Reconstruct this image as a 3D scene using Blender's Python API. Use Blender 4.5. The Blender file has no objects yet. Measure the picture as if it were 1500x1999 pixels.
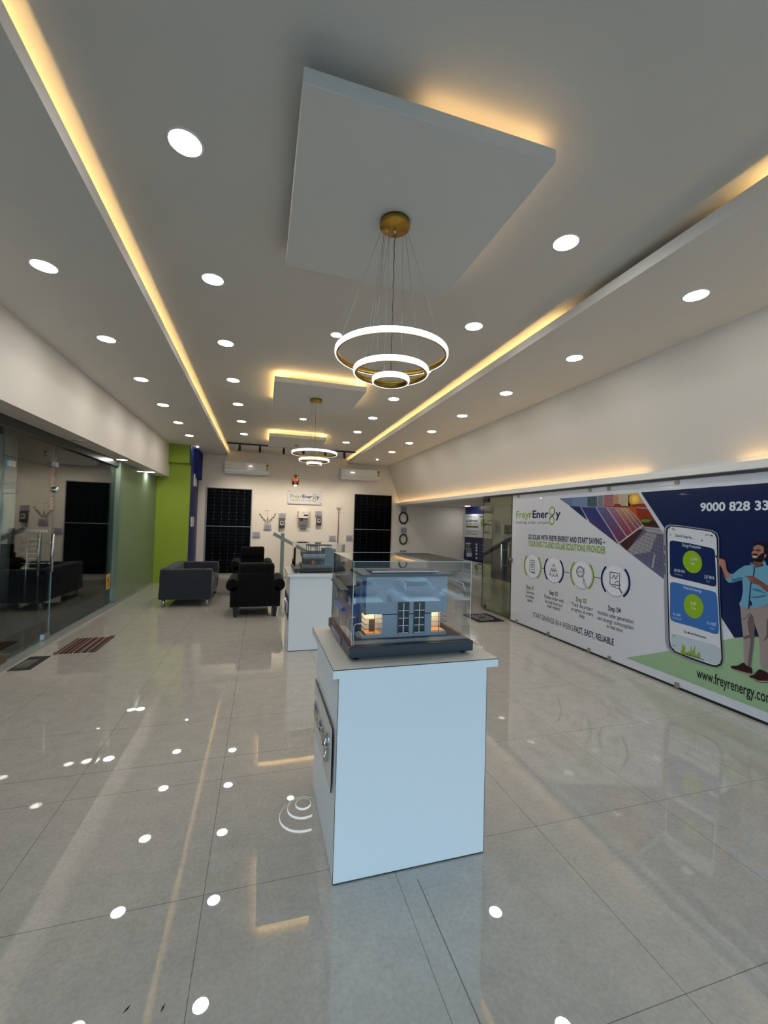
import bpy, bmesh, math, random
from mathutils import Vector, Matrix, Quaternion
S = bpy.context.scene
COL = S.collection
random.seed(7)
PI = math.pi

# ------------------------------------------------------------------ camera
F_PX, YAW, PITCH, ROLL, CAM_H = 814.96, 0.285425, 0.0257515, 0.0278718, 1.556
_cy, _sy, _cp, _sp = math.cos(YAW), math.sin(YAW), math.cos(PITCH), math.sin(PITCH)
_F = Vector((_sy*_cp, _cy*_cp, _sp)); _R = Vector((_cy, -_sy, 0)); _U = _R.cross(_F)
_cr, _sr = math.cos(ROLL), math.sin(ROLL)
_R, _U = _cr*_R + _sr*_U, -_sr*_R + _cr*_U
def at(u, v, ax, val):
    """point of the real plane <ax>=val seen at photo pixel (u,v)"""
    d = _F*F_PX + _R*(u-750) - _U*(v-999.5)
    o = Vector((0, 0, CAM_H)); k = 'xyz'.index(ax)
    return o + d*((val-o[k])/d[k])
cd = bpy.data.cameras.new('camera'); cam = bpy.data.objects.new('camera', cd); COL.objects.link(cam)
cd.sensor_fit = 'HORIZONTAL'; cd.sensor_width = 36; cd.lens = F_PX/1500*36
cd.clip_start = .02; cd.clip_end = 200
M = Matrix((_R, _U, -_F)).transposed().to_4x4(); M.translation = (0, 0, CAM_H)
cam.matrix_world = M; S.camera = cam

# ------------------------------------------------------------------ world, exposure, light levels
W = bpy.data.worlds.new('world'); S.world = W; W.use_nodes = True
wn = W.node_tree; bg = wn.nodes['Background']
sky = wn.nodes.new('ShaderNodeTexSky'); sky.sky_type = 'HOSEK_WILKIE'; sky.turbidity = 6
sky.sun_direction = (0.3, 0.4, 0.85)
mixs = wn.nodes.new('ShaderNodeMix'); mixs.data_type = 'RGBA'; mixs.inputs[0].default_value = .75
wn.links.new(sky.outputs[0], mixs.inputs[6]); mixs.inputs[7].default_value = (.52, .78, 1.0, 1)
wn.links.new(mixs.outputs[2], bg.inputs[0]); bg.inputs[1].default_value = 3.5
S.view_settings.view_transform = 'Standard'; S.view_settings.look = 'None'
S.view_settings.exposure = 0.95; S.view_settings.gamma = 1; S.view_settings.use_curve_mapping = False
L_DOWN, L_COVE, L_RING, L_TRACK = 40.0, 15.0, 2.2, 28.0
S.cycles.use_denoising = True
S.cycles.max_bounces = 8; S.cycles.diffuse_bounces = 5; S.cycles.glossy_bounces = 5
S.cycles.transparent_max_bounces = 18; S.cycles.transmission_bounces = 6
S.cycles.caustics_reflective = False; S.cycles.caustics_refractive = False
S.cycles.sample_clamp_indirect = 4

# ------------------------------------------------------------------ materials
def srgb(r, g, b):
    f = lambda c: (c/255)/12.92 if c <= 10 else ((c/255+.055)/1.055)**2.4
    return (f(r), f(g), f(b), 1)
_mats = {}
def mat(name, rgb, rough=.5, metal=0, spec=.5, noise=0, nscale=20, bump=0, bscale=60, coat=0, emit=0, sheen=0):
    if name in _mats: return _mats[name]
    m = bpy.data.materials.new(name); m.use_nodes = True; nt = m.node_tree
    b = nt.nodes['Principled BSDF']; c = srgb(*rgb) if max(rgb) > 1.01 else (*rgb, 1)
    b.inputs['Base Color'].default_value = c; b.inputs['Roughness'].default_value = rough
    b.inputs['Metallic'].default_value = metal; b.inputs['Specular IOR Level'].default_value = spec
    if coat: b.inputs['Coat Weight'].default_value = coat; b.inputs['Coat Roughness'].default_value = .03
    if sheen: b.inputs['Sheen Weight'].default_value = sheen
    if emit:
        b.inputs['Emission Color'].default_value = c; b.inputs['Emission Strength'].default_value = emit
    tc = nt.nodes.new('ShaderNodeTexCoord')
    if noise:
        n = nt.nodes.new('ShaderNodeTexNoise'); n.inputs['Scale'].default_value = nscale; n.inputs['Detail'].default_value = 4
        nt.links.new(tc.outputs['Object'], n.inputs['Vector'])
        mx = nt.nodes.new('ShaderNodeMix'); mx.data_type = 'RGBA'
        nt.links.new(n.outputs['Fac'], mx.inputs[0])
        mx.inputs[6].default_value = [x*(1-noise) for x in c[:3]]+[1]
        mx.inputs[7].default_value = [min(1, x*(1+noise)) for x in c[:3]]+[1]
        nt.links.new(mx.outputs[2], b.inputs['Base Color'])
    if bump:
        n = nt.nodes.new('ShaderNodeTexNoise'); n.inputs['Scale'].default_value = bscale; n.inputs['Detail'].default_value = 3
        nt.links.new(tc.outputs['Object'], n.inputs['Vector'])
        bp = nt.nodes.new('ShaderNodeBump'); bp.inputs['Strength'].default_value = bump; bp.inputs['Distance'].default_value = .01
        nt.links.new(n.outputs['Fac'], bp.inputs['Height']); nt.links.new(bp.outputs[0], b.inputs['Normal'])
    _mats[name] = m; return m
def emis(name, rgb, strength):
    if name in _mats: return _mats[name]
    m = bpy.data.materials.new(name); m.use_nodes = True; nt = m.node_tree
    nt.nodes.remove(nt.nodes['Principled BSDF']); e = nt.nodes.new('ShaderNodeEmission')
    e.inputs[0].default_value = (*rgb, 1); e.inputs[1].default_value = strength
    nt.links.new(e.outputs[0], nt.nodes['Material Output'].inputs[0]); _mats[name] = m; return m
def glass(name, tint, ior=1.5, gain=1.0, rough=0.0):
    """thin sheet: straight-through tint plus Fresnel mirror"""
    if name in _mats: return _mats[name]
    m = bpy.data.materials.new(name); m.use_nodes = True; nt = m.node_tree
    nt.nodes.remove(nt.nodes['Principled BSDF'])
    t = nt.nodes.new('ShaderNodeBsdfTransparent'); t.inputs[0].default_value = (*tint, 1)
    g = nt.nodes.new('ShaderNodeBsdfGlossy'); g.inputs['Roughness'].default_value = rough
    fr = nt.nodes.new('ShaderNodeFresnel'); fr.inputs[0].default_value = ior
    mu = nt.nodes.new('ShaderNodeMath'); mu.operation = 'MULTIPLY'; mu.inputs[1].default_value = gain; mu.use_clamp = True
    mx = nt.nodes.new('ShaderNodeMixShader')
    ge = nt.nodes.new('ShaderNodeNewGeometry'); mr = nt.nodes.new('ShaderNodeMapRange')
    mr.inputs[3].default_value = ior; mr.inputs[4].default_value = 1/ior      # same mirror strength from both faces
    nt.links.new(ge.outputs['Backfacing'], mr.inputs[0]); nt.links.new(mr.outputs[0], fr.inputs[0])
    nt.links.new(fr.outputs[0], mu.inputs[0]); nt.links.new(mu.outputs[0], mx.inputs[0])
    nt.links.new(t.outputs[0], mx.inputs[1]); nt.links.new(g.outputs[0], mx.inputs[2])
    nt.links.new(mx.outputs[0], nt.nodes['Material Output'].inputs[0]); _mats[name] = m; return m

PAINT = mat('white_paint', (212, 210, 206), .65, noise=.015, nscale=3, bump=.02, bscale=180)
WALLP = mat('wall_paint', (226, 219, 210), .6, noise=.015, nscale=3, bump=.02, bscale=180)
BOARD = mat('gypsum_board', (214, 213, 210), .6, noise=.015, nscale=4, bump=.03, bscale=120)
GREEN = mat('green_paint', (148, 172, 48), .6, noise=.03, nscale=4)
NAVYP = mat('navy_paint', (34, 44, 112), .5, noise=.03, nscale=4)
LAM = mat('white_laminate', (232, 233, 234), .35, noise=.01, nscale=30)
LAMTOP = mat('white_laminate_top', (222, 219, 210), .4, noise=.01, nscale=30)
EDGE = mat('dark_edge', (60, 50, 45), .5)
STEEL = mat('brushed_steel', (190, 190, 188), .25, 1)
CHROME = mat('chrome', (215, 215, 215), .08, 1)
BLACK = mat('black_metal', (14, 14, 15), .4)
GOLD = mat('brushed_gold', (176, 138, 60), .3, 1, noise=.04)
COPPER = mat('copper', (196, 118, 86), .22, 1)
WPLAS = mat('white_plastic', (232, 232, 230), .25, coat=.4)
GPLAS = mat('grey_plastic', (120, 122, 126), .4)
DARKT = mat('dark_tray', (40, 46, 54), .35, noise=.03)
CLEAR = glass('clear_glass', (.90, .95, .92), 1.5)
LGLASS = glass('left_glass', (.86, .92, .90), 1.6, 1.15)
ACRY = glass('acrylic', (.94, .95, .95), 1.49, 1.9)
ACRYS = glass('acrylic_side', (.86, .85, .82), 1.49, 1.8)
GEDGE = mat('glass_edge', (96, 120, 108), .15, 0, .8)
DL = emis('downlight_diffuser', (1.0, .96, .90), L_DOWN)
LED = emis('warm_led', (1.0, .63, .23), L_COVE)
RINGL = emis('ring_led', (.86, .97, 1.0), L_RING)
WHITEG = emis('spot_glow', (1, .86, .62), 25)
BLUEINK = 'navy_print'

# ------------------------------------------------------------------ mesh builder
class MB:
    def __init__(s): s.bm = bmesh.new(); s.mats = []
    def mi(s, m):
        if m is None: return 0
        if m not in s.mats: s.mats.append(m)
        return s.mats.index(m)
    def box(s, a, b, m=None, rot=None, piv=None):
        (x0, y0, z0), (x1, y1, z1) = a, b
        v = [s.bm.verts.new(p) for p in ((x0,y0,z0),(x1,y0,z0),(x1,y1,z0),(x0,y1,z0),(x0,y0,z1),(x1,y0,z1),(x1,y1,z1),(x0,y1,z1))]
        k = s.mi(m)
        for q in ((3,2,1,0),(4,5,6,7),(0,1,5,4),(1,2,6,5),(2,3,7,6),(3,0,4,7)):
            f = s.bm.faces.new([v[i] for i in q]); f.material_index = k
        if rot is not None:
            bmesh.ops.rotate(s.bm, verts=v, cent=piv or ((x0+x1)/2, (y0+y1)/2, (z0+z1)/2), matrix=rot)
        return s
    def prism(s, pts, vec, m=None):
        """closed 3d polygon extruded by vec"""
        k = s.mi(m); vec = Vector(vec)
        a = [s.bm.verts.new(p) for p in pts]; b = [s.bm.verts.new(Vector(p)+vec) for p in pts]; n = len(pts)
        fs = [s.bm.faces.new(a[::-1]), s.bm.faces.new(b)]
        for i in range(n): fs.append(s.bm.faces.new((a[i], a[(i+1) % n], b[(i+1) % n], b[i])))
        for f in fs: f.material_index = k
        bmesh.ops.recalc_face_normals(s.bm, faces=fs); return s
    def face(s, pts, m=None):
        f = s.bm.faces.new([s.bm.verts.new(p) for p in pts]); f.material_index = s.mi(m); return s
    def tube(s, path, r, m=None, n=10, cap=True, closed=False):
        k = s.mi(m); P = [Vector(p) for p in path]; rs = r if isinstance(r, (list, tuple)) else [r]*len(P)
        rings = []; N = len(P); t0 = None; up = None
        for i in range(N):
            if closed: t = (P[(i+1) % N]-P[i-1]).normalized()
            else: t = (P[min(i+1, N-1)]-P[max(i-1, 0)]).normalized()
            if up is None:
                up = t.orthogonal().normalized()
            else:
                up = (up - t*up.dot(t)).normalized()
            w = t.cross(up)
            rings.append([s.bm.verts.new(P[i]+(up*math.cos(2*PI*j/n)+w*math.sin(2*PI*j/n))*rs[i]) for j in range(n)])
        for i in range(N if closed else N-1):
            A, B = rings[i], rings[(i+1) % N]
            for j in range(n):
                f = s.bm.faces.new((A[j], A[(j+1) % n], B[(j+1) % n], B[j])); f.material_index = k; f.smooth = True
        if cap and not closed:
            f = s.bm.faces.new(rings[0][::-1]); f.material_index = k
            f = s.bm.faces.new(rings[-1]); f.material_index = k
        return s
    def lathe(s, prof, c=(0, 0, 0), m=None, n=32, axis='z', smooth=True):
        """prof list of (r, h) about axis through c"""
        k = s.mi(m); c = Vector(c)
        def P(r, h, a):
            x, y = r*math.cos(a), r*math.sin(a)
            return c + (Vector((x, y, h)) if axis == 'z' else Vector((x, h, y)) if axis == 'y' else Vector((h, x, y)))
        rings = []
        for r, h in prof:
            if r < 1e-6: rings.append([s.bm.verts.new(P(0, h, 0))])
            else: rings.append([s.bm.verts.new(P(r, h, 2*PI*j/n)) for j in range(n)])
        fs = []
        for A, B in zip(rings, rings[1:]):
            for j in range(n):
                if len(A) == 1 and len(B) == 1: continue
                if len(A) == 1: q = (A[0], B[(j+1) % n], B[j])
                elif len(B) == 1: q = (A[j], A[(j+1) % n], B[0])
                else: q = (A[j], A[(j+1) % n], B[(j+1) % n], B[j])
                f = s.bm.faces.new(q); f.material_index = k; f.smooth = smooth; fs.append(f)
        bmesh.ops.recalc_face_normals(s.bm, faces=fs); return s
    def build(s, name, m=None, parent=None, bevel=0, seg=2, smooth=False, subsurf=0):
        if m is not None and not s.mats: s.mats = [m]
        me = bpy.data.meshes.new(name); s.bm.to_mesh(me); s.bm.free()
        for x in s.mats: me.materials.append(x)
        o = bpy.data.objects.new(name, me); COL.objects.link(o)
        if smooth: me.polygons.foreach_set('use_smooth', [True]*len(me.polygons))
        if bevel:
            b = o.modifiers.new('bevel', 'BEVEL'); b.width = bevel; b.segments = seg; b.limit_method = 'ANGLE'
        if subsurf:
            b = o.modifiers.new('sub', 'SUBSURF'); b.levels = b.render_levels = subsurf
        if parent is not None:
            o.parent = parent; o.matrix_parent_inverse = Matrix.Translation(-parent_loc(parent))
        return o
_ploc = {}
def parent_loc(o):
    return _ploc.get(o.name, Vector((0, 0, 0)))
def thing(name, label, cat, loc=(0, 0, 0), group=None):
    o = bpy.data.objects.new(name, None); COL.objects.link(o); o.location = loc; o.empty_display_size = .1
    _ploc[o.name] = Vector(loc)
    return tag(o, label, cat, group)
def tag(o, label, cat, group=None):
    o['label'] = label; o['category'] = cat
    if group: o['group'] = group
    return o
def struct(o): o['kind'] = 'structure'; return o
def sname(name, label=None):
    o = bpy.data.objects.new(name, None); COL.objects.link(o); o['kind'] = 'structure'; return o
def copy_tree(o, delta, parent=None):
    """copy of a thing, its parts and their sub-parts, moved by delta"""
    c = o.copy(); COL.objects.link(c)
    if parent is None: c.location = Vector(o.location)+Vector(delta)
    else:
        c.parent = parent; c.matrix_parent_inverse = o.matrix_parent_inverse.copy()
    for ch in list(o.children): copy_tree(ch, delta, c)
    return c
def rbox(mb, a, b, r, m=None, seg=3):
    """rounded box"""
    t = bmesh.new(); bmesh.ops.create_cube(t, size=1)
    for v in t.verts: v.co = Vector([a[i]+(v.co[i]+.5)*(b[i]-a[i]) for i in range(3)])
    bmesh.ops.bevel(t, geom=t.edges[:], offset=r, segments=seg, affect='EDGES', profile=.5)
    k = mb.mi(m); vm = {v: mb.bm.verts.new(v.co) for v in t.verts}
    for f in t.faces:
        nf = mb.bm.faces.new([vm[v] for v in f.verts]); nf.material_index = k; nf.smooth = True
    t.free(); return mb

# text -> 2d triangles (letters as flat meshes)
_tc = {}
def text_geo(txt, bold=0.0, shear=0, space=1.0):
    key = (txt, bold, shear, space)
    if key in _tc: return _tc[key]
    c = bpy.data.curves.new('t', 'FONT'); c.body = txt; c.size = 1; c.offset = bold; c.shear = shear; c.space_character = space
    c.resolution_u = 3
    o = bpy.data.objects.new('t', c); COL.objects.link(o)
    dg = bpy.context.evaluated_depsgraph_get(); dg.update()
    me = o.evaluated_get(dg).to_mesh()
    vs = [(v.co.x, v.co.y) for v in me.vertices]; fs = [tuple(p.vertices) for p in me.polygons]
    o.evaluated_get(dg).to_mesh_clear(); bpy.data.objects.remove(o); bpy.data.curves.remove(c)
    if not vs: vs = [(0, 0)]
    x0 = min(v[0] for v in vs); x1 = max(v[0] for v in vs)
    _tc[key] = ([(x-x0, y) for x, y in vs], fs, max(1e-4, x1-x0)); return _tc[key]

class Sheet:
    """a flat printed surface: plane <ax>=val; right = direction text runs; normal = toward viewer. layers 0.5 mm apart"""
    def __init__(s, ax, val, right, normal, step=.0006):
        s.ax, s.val, s.r, s.n, s.step = ax, val, Vector(right), Vector(normal), step
    def P(s, u, v): return at(u, v, s.ax, s.val)
    def lay(s, p, k): return Vector(p) + s.n*(k*s.step)
    def poly(s, mb, pts, k, m, smooth=0, px=True):
        if smooth:
            out = []; n = len(pts)
            for i in range(n):
                p0, p1, p2, p3 = pts[i-1], pts[i], pts[(i+1) % n], pts[(i+2) % n]
                for j in range(smooth):
                    t = j/smooth
                    out.append(tuple(.5*((2*p1[c])+(-p0[c]+p2[c])*t+(2*p0[c]-5*p1[c]+4*p2[c]-p3[c])*t*t+(-p0[c]+3*p1[c]-3*p2[c]+p3[c])*t**3) for c in (0, 1)))
            pts = out
        P = [s.lay(s.P(*q), k) if px else s.lay(q, k) for q in pts]
        f0 = len(mb.bm.faces); mb.face(P, m)
        mb.bm.faces.ensure_lookup_table(); f = mb.bm.faces[f0]; f.normal_update()
        if f.normal.dot(s.n) < 0: f.normal_flip()
    def rect(s, mb, a0, a1, z0, z1, k, m):
        """a = coordinate along s.r direction in world axis"""
        i = 0 if abs(s.r.x) > .5 else 1
        def q(a, z):
            v = [0, 0, z]; v[i] = a; v['xyz'.index(s.ax)] = s.val; return Vector(v)
        s.poly(mb, [q(a0, z0), q(a1, z0), q(a1, z1), q(a0, z1)], k, m, px=False)
    def text(s, mb, txt, p0, w, h, k, m, bold=0, align='l', space=1.0, shear=0):
        """p0 world point of baseline start (or centre), w width, h cap height"""
        vs, fs, W_ = text_geo(txt, bold, shear, space); sx = w/W_; sy = h/.70
        off = -w/2 if align == 'c' else 0
        V = [mb.bm.verts.new(s.lay(Vector(p0)+s.r*(x*sx+off)+Vector((0, 0, y*sy)), k)) for x, y in vs]
        mi = mb.mi(m)
        for f in fs:
            try: nf = mb.bm.faces.new([V[i] for i in f]); nf.material_index = mi
            except ValueError: continue
            nf.normal_update()
            if nf.normal.dot(s.n) < 0: nf.normal_flip()
    def textpx(s, mb, txt, a, b, top, k, m, bold=0, space=1.0):
        """baseline from pixel a to pixel b, cap top above a at pixel top"""
        A, B, T = s.P(*a), s.P(*b), s.P(*top); w = (B-A).length
        z = (A.z+B.z)/2; A = Vector((A.x, A.y, z)); s.text(mb, txt, A, w, abs(T.z-A.z), k, m, bold, space=space)
    def stroke(s, mb, pts, wd, k, m, closed=False, px=True):
        P = [s.P(*q) if px else Vector(q) for q in pts]; n = len(P)
        for i in range(n if closed else n-1):
            a, b = P[i], P[(i+1) % n]; d = (b-a)
            if d.length < 1e-6: continue
            d.normalize(); t = s.n.cross(d)*wd/2; e = d*wd*.3
            s.poly(mb, [a-e-t, b+e-t, b+e+t, a-e+t], k+.01*i, m, px=False)
    def disc(s, mb, c, ra, rb, k, m, n=36, a0=0, a1=2*PI, inner=0, rot=0):
        """ellipse / ring arc. ra along r, rb along z. c world."""
        c = Vector(c); Z = Vector((0, 0, 1))
        pt = lambda a, f: c + s.r*(ra*f*math.cos(a)) + Z*(rb*f*math.sin(a))
        if not inner:
            s.poly(mb, [pt(2*PI*i/n, 1) for i in range(n)], k, m, px=False)
        else:
            for i in range(n):
                t0, t1 = a0+(a1-a0)*i/n, a0+(a1-a0)*(i+1)/n
                s.poly(mb, [pt(t0, inner), pt(t1, inner), pt(t1, 1), pt(t0, 1)], k, m, px=False)
def ink(r, g, b): return mat('print_%d_%d_%d' % (r, g, b), (r, g, b), .35, spec=.3, coat=.12)

# ================================================================== STRUCTURE
ZC, ZB, YB, YF = 3.413, 3.272, 12.1, -1.6          # main ceiling, lower border ceiling, back wall, shop front
XL, XR, XG, XBEAM = -2.36, 4.0, -2.46, -2.13
XA = 6.25                                           # far wall of the side alcove

# floor: polished vitrified tiles 0.8 m
fm = bpy.data.materials.new('polished_floor_tiles'); fm.use_nodes = True; nt = fm.node_tree; b = nt.nodes['Principled BSDF']
geo = nt.nodes.new('ShaderNodeNewGeometry'); sep = nt.nodes.new('ShaderNodeSeparateXYZ'); nt.links.new(geo.outputs['Position'], sep.inputs[0])
def mth(op, a, b_=None, c=None):
    n = nt.nodes.new('ShaderNodeMath'); n.operation = op
    for i, x in enumerate((a, b_, c)):
        if x is None: continue
        if isinstance(x, (int, float)): n.inputs[i].default_value = x
        else: nt.links.new(x, n.inputs[i])
    return n.outputs[0]
def joint(coord, off, wid):
    t = mth('FRACT', mth('ADD', mth('DIVIDE', mth('SUBTRACT', coord, off), .8), 20.0))
    d = mth('ABSOLUTE', mth('SUBTRACT', t, .5))
    return mth('GREATER_THAN', d, .5-wid/.8/2)
jx = joint(sep.outputs[0], -.175, .0024); jy = joint(sep.outputs[1], 1.888, .0024)
extra = mth('LESS_THAN', mth('ABSOLUTE', mth('SUBTRACT', sep.outputs[1], 2.935)), .0016)
ext2 = mth('MULTIPLY', mth('LESS_THAN', mth('ABSOLUTE', mth('SUBTRACT', sep.outputs[0], .71)), .0022), mth('LESS_THAN', sep.outputs[1], 1.74))
jj = mth('MAXIMUM', mth('MAXIMUM', jx, jy), mth('MAXIMUM', mth('MULTIPLY', extra, mth('LESS_THAN', sep.outputs[0], .3)), ext2))
nz = nt.nodes.new('ShaderNodeTexNoise'); nz.inputs['Scale'].default_value = 9; nz.inputs['Detail'].default_value = 9; nz.inputs['Roughness'].default_value = .68
nt.links.new(geo.outputs['Position'], nz.inputs['Vector'])
vo = nt.nodes.new('ShaderNodeTexNoise'); vo.inputs['Scale'].default_value = 60; vo.inputs['Detail'].default_value = 3
nt.links.new(geo.outputs['Position'], vo.inputs['Vector'])
rmp = nt.nodes.new('ShaderNodeValToRGB'); rmp.color_ramp.elements[0].position = .35; rmp.color_ramp.elements[1].position = .68
rmp.color_ramp.elements[0].color = srgb(176, 171, 162); rmp.color_ramp.elements[1].color = srgb(199, 194, 185)
nt.links.new(mth('ADD', mth('MULTIPLY', nz.outputs['Fac'], .5), mth('MULTIPLY', vo.outputs['Fac'], .5)), rmp.inputs[0])
mj = nt.nodes.new('ShaderNodeMix'); mj.data_type = 'RGBA'; nt.links.new(jj, mj.inputs[0]); nt.links.new(rmp.outputs[0], mj.inputs[6])
mj.inputs[7].default_value = srgb(112, 106, 97)
nt.links.new(mj.outputs[2], b.inputs['Base Color'])
b.inputs['Roughness'].default_value = .012; b.inputs['IOR'].default_value = 1.78
FLOORM = fm
struct(MB().box((-2.46, YF, -.1), (XA, YB, 0)).build('floor', FLOORM))

# ceiling slab over everything
struct(MB().box((-1.45, YF, ZC), (2.95, YB, ZC+.1)).build('ceiling', PAINT))
# lower border ceilings with their cove lips (left and right)
def border(name, x0, x1, lip, sgn):
    mb = MB(); a, c = (lip-.014, lip) if sgn < 0 else (lip, lip+.014)
    mb.box((x0 if sgn < 0 else c, YF, ZB), (a if sgn < 0 else x1, YB, ZB+.012))
    mb.box((a, YF, ZB), (c, YB, ZB+.082))
    # upstand that closes the cove cavity
    q = lip+sgn*.45
    mb.box((q-.01, YF, ZB+.012), (q+.01, YB, ZC))
    o = struct(mb.build(name, BOARD))
    return o
bl = border('ceiling_left_border', -2.6, -.937, -.937, -1)
br = border('ceiling_right_border', 2.38, 3.72, 2.38, 1)
MB().box((-1.035, YF+.1, ZB+.012), (-1.023, YB-.03, ZB+.02)).build('led_strip', LED, bl)
MB().box((2.466, 3.0, ZB+.012), (2.478, YB-.03, ZB+.02)).build('led_strip', LED, br)
MB().box((2.466, YF+.1, ZB+.012), (2.478, 1.55, ZB+.02)).build('led_strip', LED, br)

# back wall
struct(MB().box((-2.5, YB, 0), (XA, YB+.15, ZC)).build('wall_back', WALLP))
struct(MB().box((-1.66, YB-.012, 0), (XA, YB, .09)).build('baseboard_back', mat('skirting_tile', (196, 186, 168), .15)))
# left beam over the glass front and its soffit
beam = MB().box((-2.6, YF, 2.50), (XBEAM, 11.3, ZB+.02)).build('wall_left', WALLP); struct(beam)
# outside (left) corridor behind the glass
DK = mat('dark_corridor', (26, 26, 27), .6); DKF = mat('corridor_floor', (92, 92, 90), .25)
mb = MB(); mb.box((-6.2, YF, -.12), (-2.46, YB+3, -.02), DKF); mb.box((-3.0, YF, -.02), (-2.56, YB, -.012), mat('black_granite', (22, 22, 22), .1))
struct(mb.build('floor_corridor'))
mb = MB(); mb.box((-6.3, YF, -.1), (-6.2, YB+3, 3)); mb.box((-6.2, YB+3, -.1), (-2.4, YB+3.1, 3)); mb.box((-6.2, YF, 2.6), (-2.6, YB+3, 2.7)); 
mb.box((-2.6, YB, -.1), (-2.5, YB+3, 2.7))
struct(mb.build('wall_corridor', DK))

# glass front on the left
win1 = sname('window_1')
DL_Y0, DL_Y1 = 5.02, 6.09
for a, c in ((YF+.1, .9), (.92, 2.95), (2.97, DL_Y0-.012), (DL_Y1+.012, 8.28)):
    MB().box((XG-.006, a, .045), (XG+.006, c, 2.40), LGLASS).build('pane', None, win1)
MB().box((XG-.006, DL_Y0-.01, 2.125), (XG+.006, DL_Y1+.01, 2.40), LGLASS).build('transom_pane', None, win1)
MB().box((XG-.035, YF+.1, 2.40), (XG+.045, 10.88, 2.50)).build('head_track', mat('track_grey', (58, 60, 60), .35, .6), win1)
MB().box((XG-.03, YF+.1, .0), (XG+.09, 10.88, .035)).build('sill_channel', mat('sill_grey', (150, 154, 150), .3), win1)
for y in (DL_Y0-.01, DL_Y1+.01, 8.29):
    MB().box((XG-.0065, y-.002, .05), (XG+.0065, y+.002, 2.4)).build('glass_joint', GEDGE, win1)
MB().box((XG-.0065, DL_Y0, 2.118), (XG+.0065, DL_Y1, 2.123)).build('glass_joint', BLACK, win1)
for y, z in ((DL_Y1-.02, 2.16), (DL_Y0+.12, 2.05)):
    MB().box((XG-.02, y-.04, z-.03), (XG+.02, y+.04, z+.03)).build('patch_fitting', STEEL, win1)

door1 = sname('door_1')
MB().box((XG-.006, DL_Y0, .05), (XG+.006, DL_Y1, 2.118), LGLASS).build('glass_leaf', None, door1)
def pull_handle(xg, y, z0, z1, parent, side=(1, -1)):
    for sd in side:
        h = MB().tube([(xg+sd*.07, y, z0), (xg+sd*.07, y, z1)], .0155, n=14); 
        for z in (z0+.1, z1-.1): h.tube([(xg, y, z), (xg+sd*.07, y, z)], .008, n=8)
        h.build('pull_handle', STEEL, parent)
pull_handle(XG, DL_Y1-.16, .86, 1.31, door1)
lk = MB().lathe([(0, -.035), (.034, -.035), (.038, -.02), (.038, .02), (.034, .035), (.02, .04), (0, .04)], (XG, DL_Y1+.0, 1.85), axis='x', n=28)
lk.build('round_lock', CHROME, door1)
MB().box((XG-.022, DL_Y1-.14, .04), (XG+.022, DL_Y1, .11)).build('floor_pivot', STEEL, door1)
MB().box((XG-.022, DL_Y0, .04), (XG+.022, DL_Y0+.16, .11)).build('floor_pivot', mat('bronze_fitting', (120, 104, 92), .35, .7), door1)

# green back-painted glass panel between the doors and the column
gp = MB().box((-2.40, 8.28, .03), (-2.385, 10.9, 2.50)).box((XG-.006, 8.283, .03), (-2.401, 8.30, 2.50)); 
gpo = gp.build('window_2', mat('green_tinted_glass', (122, 138, 120), .06, 0, .28)); struct(gpo)
# green/navy column
mb = MB(); mb.box((XG, 10.9, 0), (-1.66, YB, 2.84), GREEN); mb.box((-2.13, 10.78, 2.84), (-1.68, YB, ZB), GREEN)
mb.box((-2.6, 10.9, 2.5), (-2.13, YB, ZB), GREEN)
mb.box((-1.66, 10.91, 0), (-1.645, YB, ZB-.002), NAVYP); mb.box((-1.68, 10.8, 2.80), (-1.655, 10.93, ZB-.002), NAVYP)
mb.box((-1.65, 11.3, 2.56), (-1.56, 12.1, ZB-.002), mat('navy_box', (24, 32, 104), .7, spec=.2)); struct(mb.build('wall_column'))

# right: sloping wall above a lit shelf, glass wall below, side alcove
XS0, XS1, ZS = 3.60, 4.06, 2.185
mb = MB(); mb.prism([(XS0, YF, ZB+.02), (XS1, YF, ZS-.02), (XS1+.12, YF, ZS-.02), (XS1+.12, YF, ZB+.02)], (0, YB-YF, 0))
struct(mb.build('wall_right', WALLP))
mb = MB(); mb.box((3.945, YF, 2.0955), (XS1+.1, YB, 2.13)); mb.box((3.93, YF, 2.095), (3.945, YB, 2.165))
tr = struct(mb.build('trim_1', mat('shelf_white', (226, 224, 220), .4)))
for a, c in ((3.55, YB-.03), (YF+.1, 2.62)):
    MB().box((4.0, a, 2.13), (4.012, c, 2.138)).build('led_strip', emis('warm_led_shelf', (1.0, .60, .22), L_COVE*.5), tr)
mb = MB(); mb.box((XS1-.02, YF, 2.13), (XA+.1, YB, 2.23)); struct(mb.build('ceiling_alcove', PAINT))
struct(MB().box((XA, YF, 0), (XA+.1, YB, 2.2)).build('wall_alcove', mat('lilac_paint', (196, 194, 204), .55)))
struct(MB().box((XA-.012, 1, 0), (XA, YB, .1)).build('baseboard_alcove', mat('skirting_tile', (196, 186, 168), .15)))
struct(MB().box((XR+.03, 5.9, 0), (XR+.06, 5.95, 2.1)).build('trim_2', STEEL))

# shop front side: pavement, outside facade strip, open front
struct(MB().box((-14, -4.2, -2.75), (16, YF, -.02)).box((-20, -34, -2.75), (26, -4.2, -2.55)).build('floor_pavement', mat('pavement', (120, 118, 114), .8, noise=.1, nscale=3)))
mb = MB(); mb.box((-14, YF-.25, 3.0), (16, YF, 6)); mb.box((-8, -5.6, 2.75), (10, YF-.25, 2.95)); mb.box((-14, YF-.25, -.1), (-6.2, YF, 3.0)); mb.box((XA-2.2, YF-.25, -.1), (16, YF, 3.0)); struct(mb.build('wall_front_added_canopy', PAINT))  # second box: unseen canopy added to hold back the upper sky light

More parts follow.
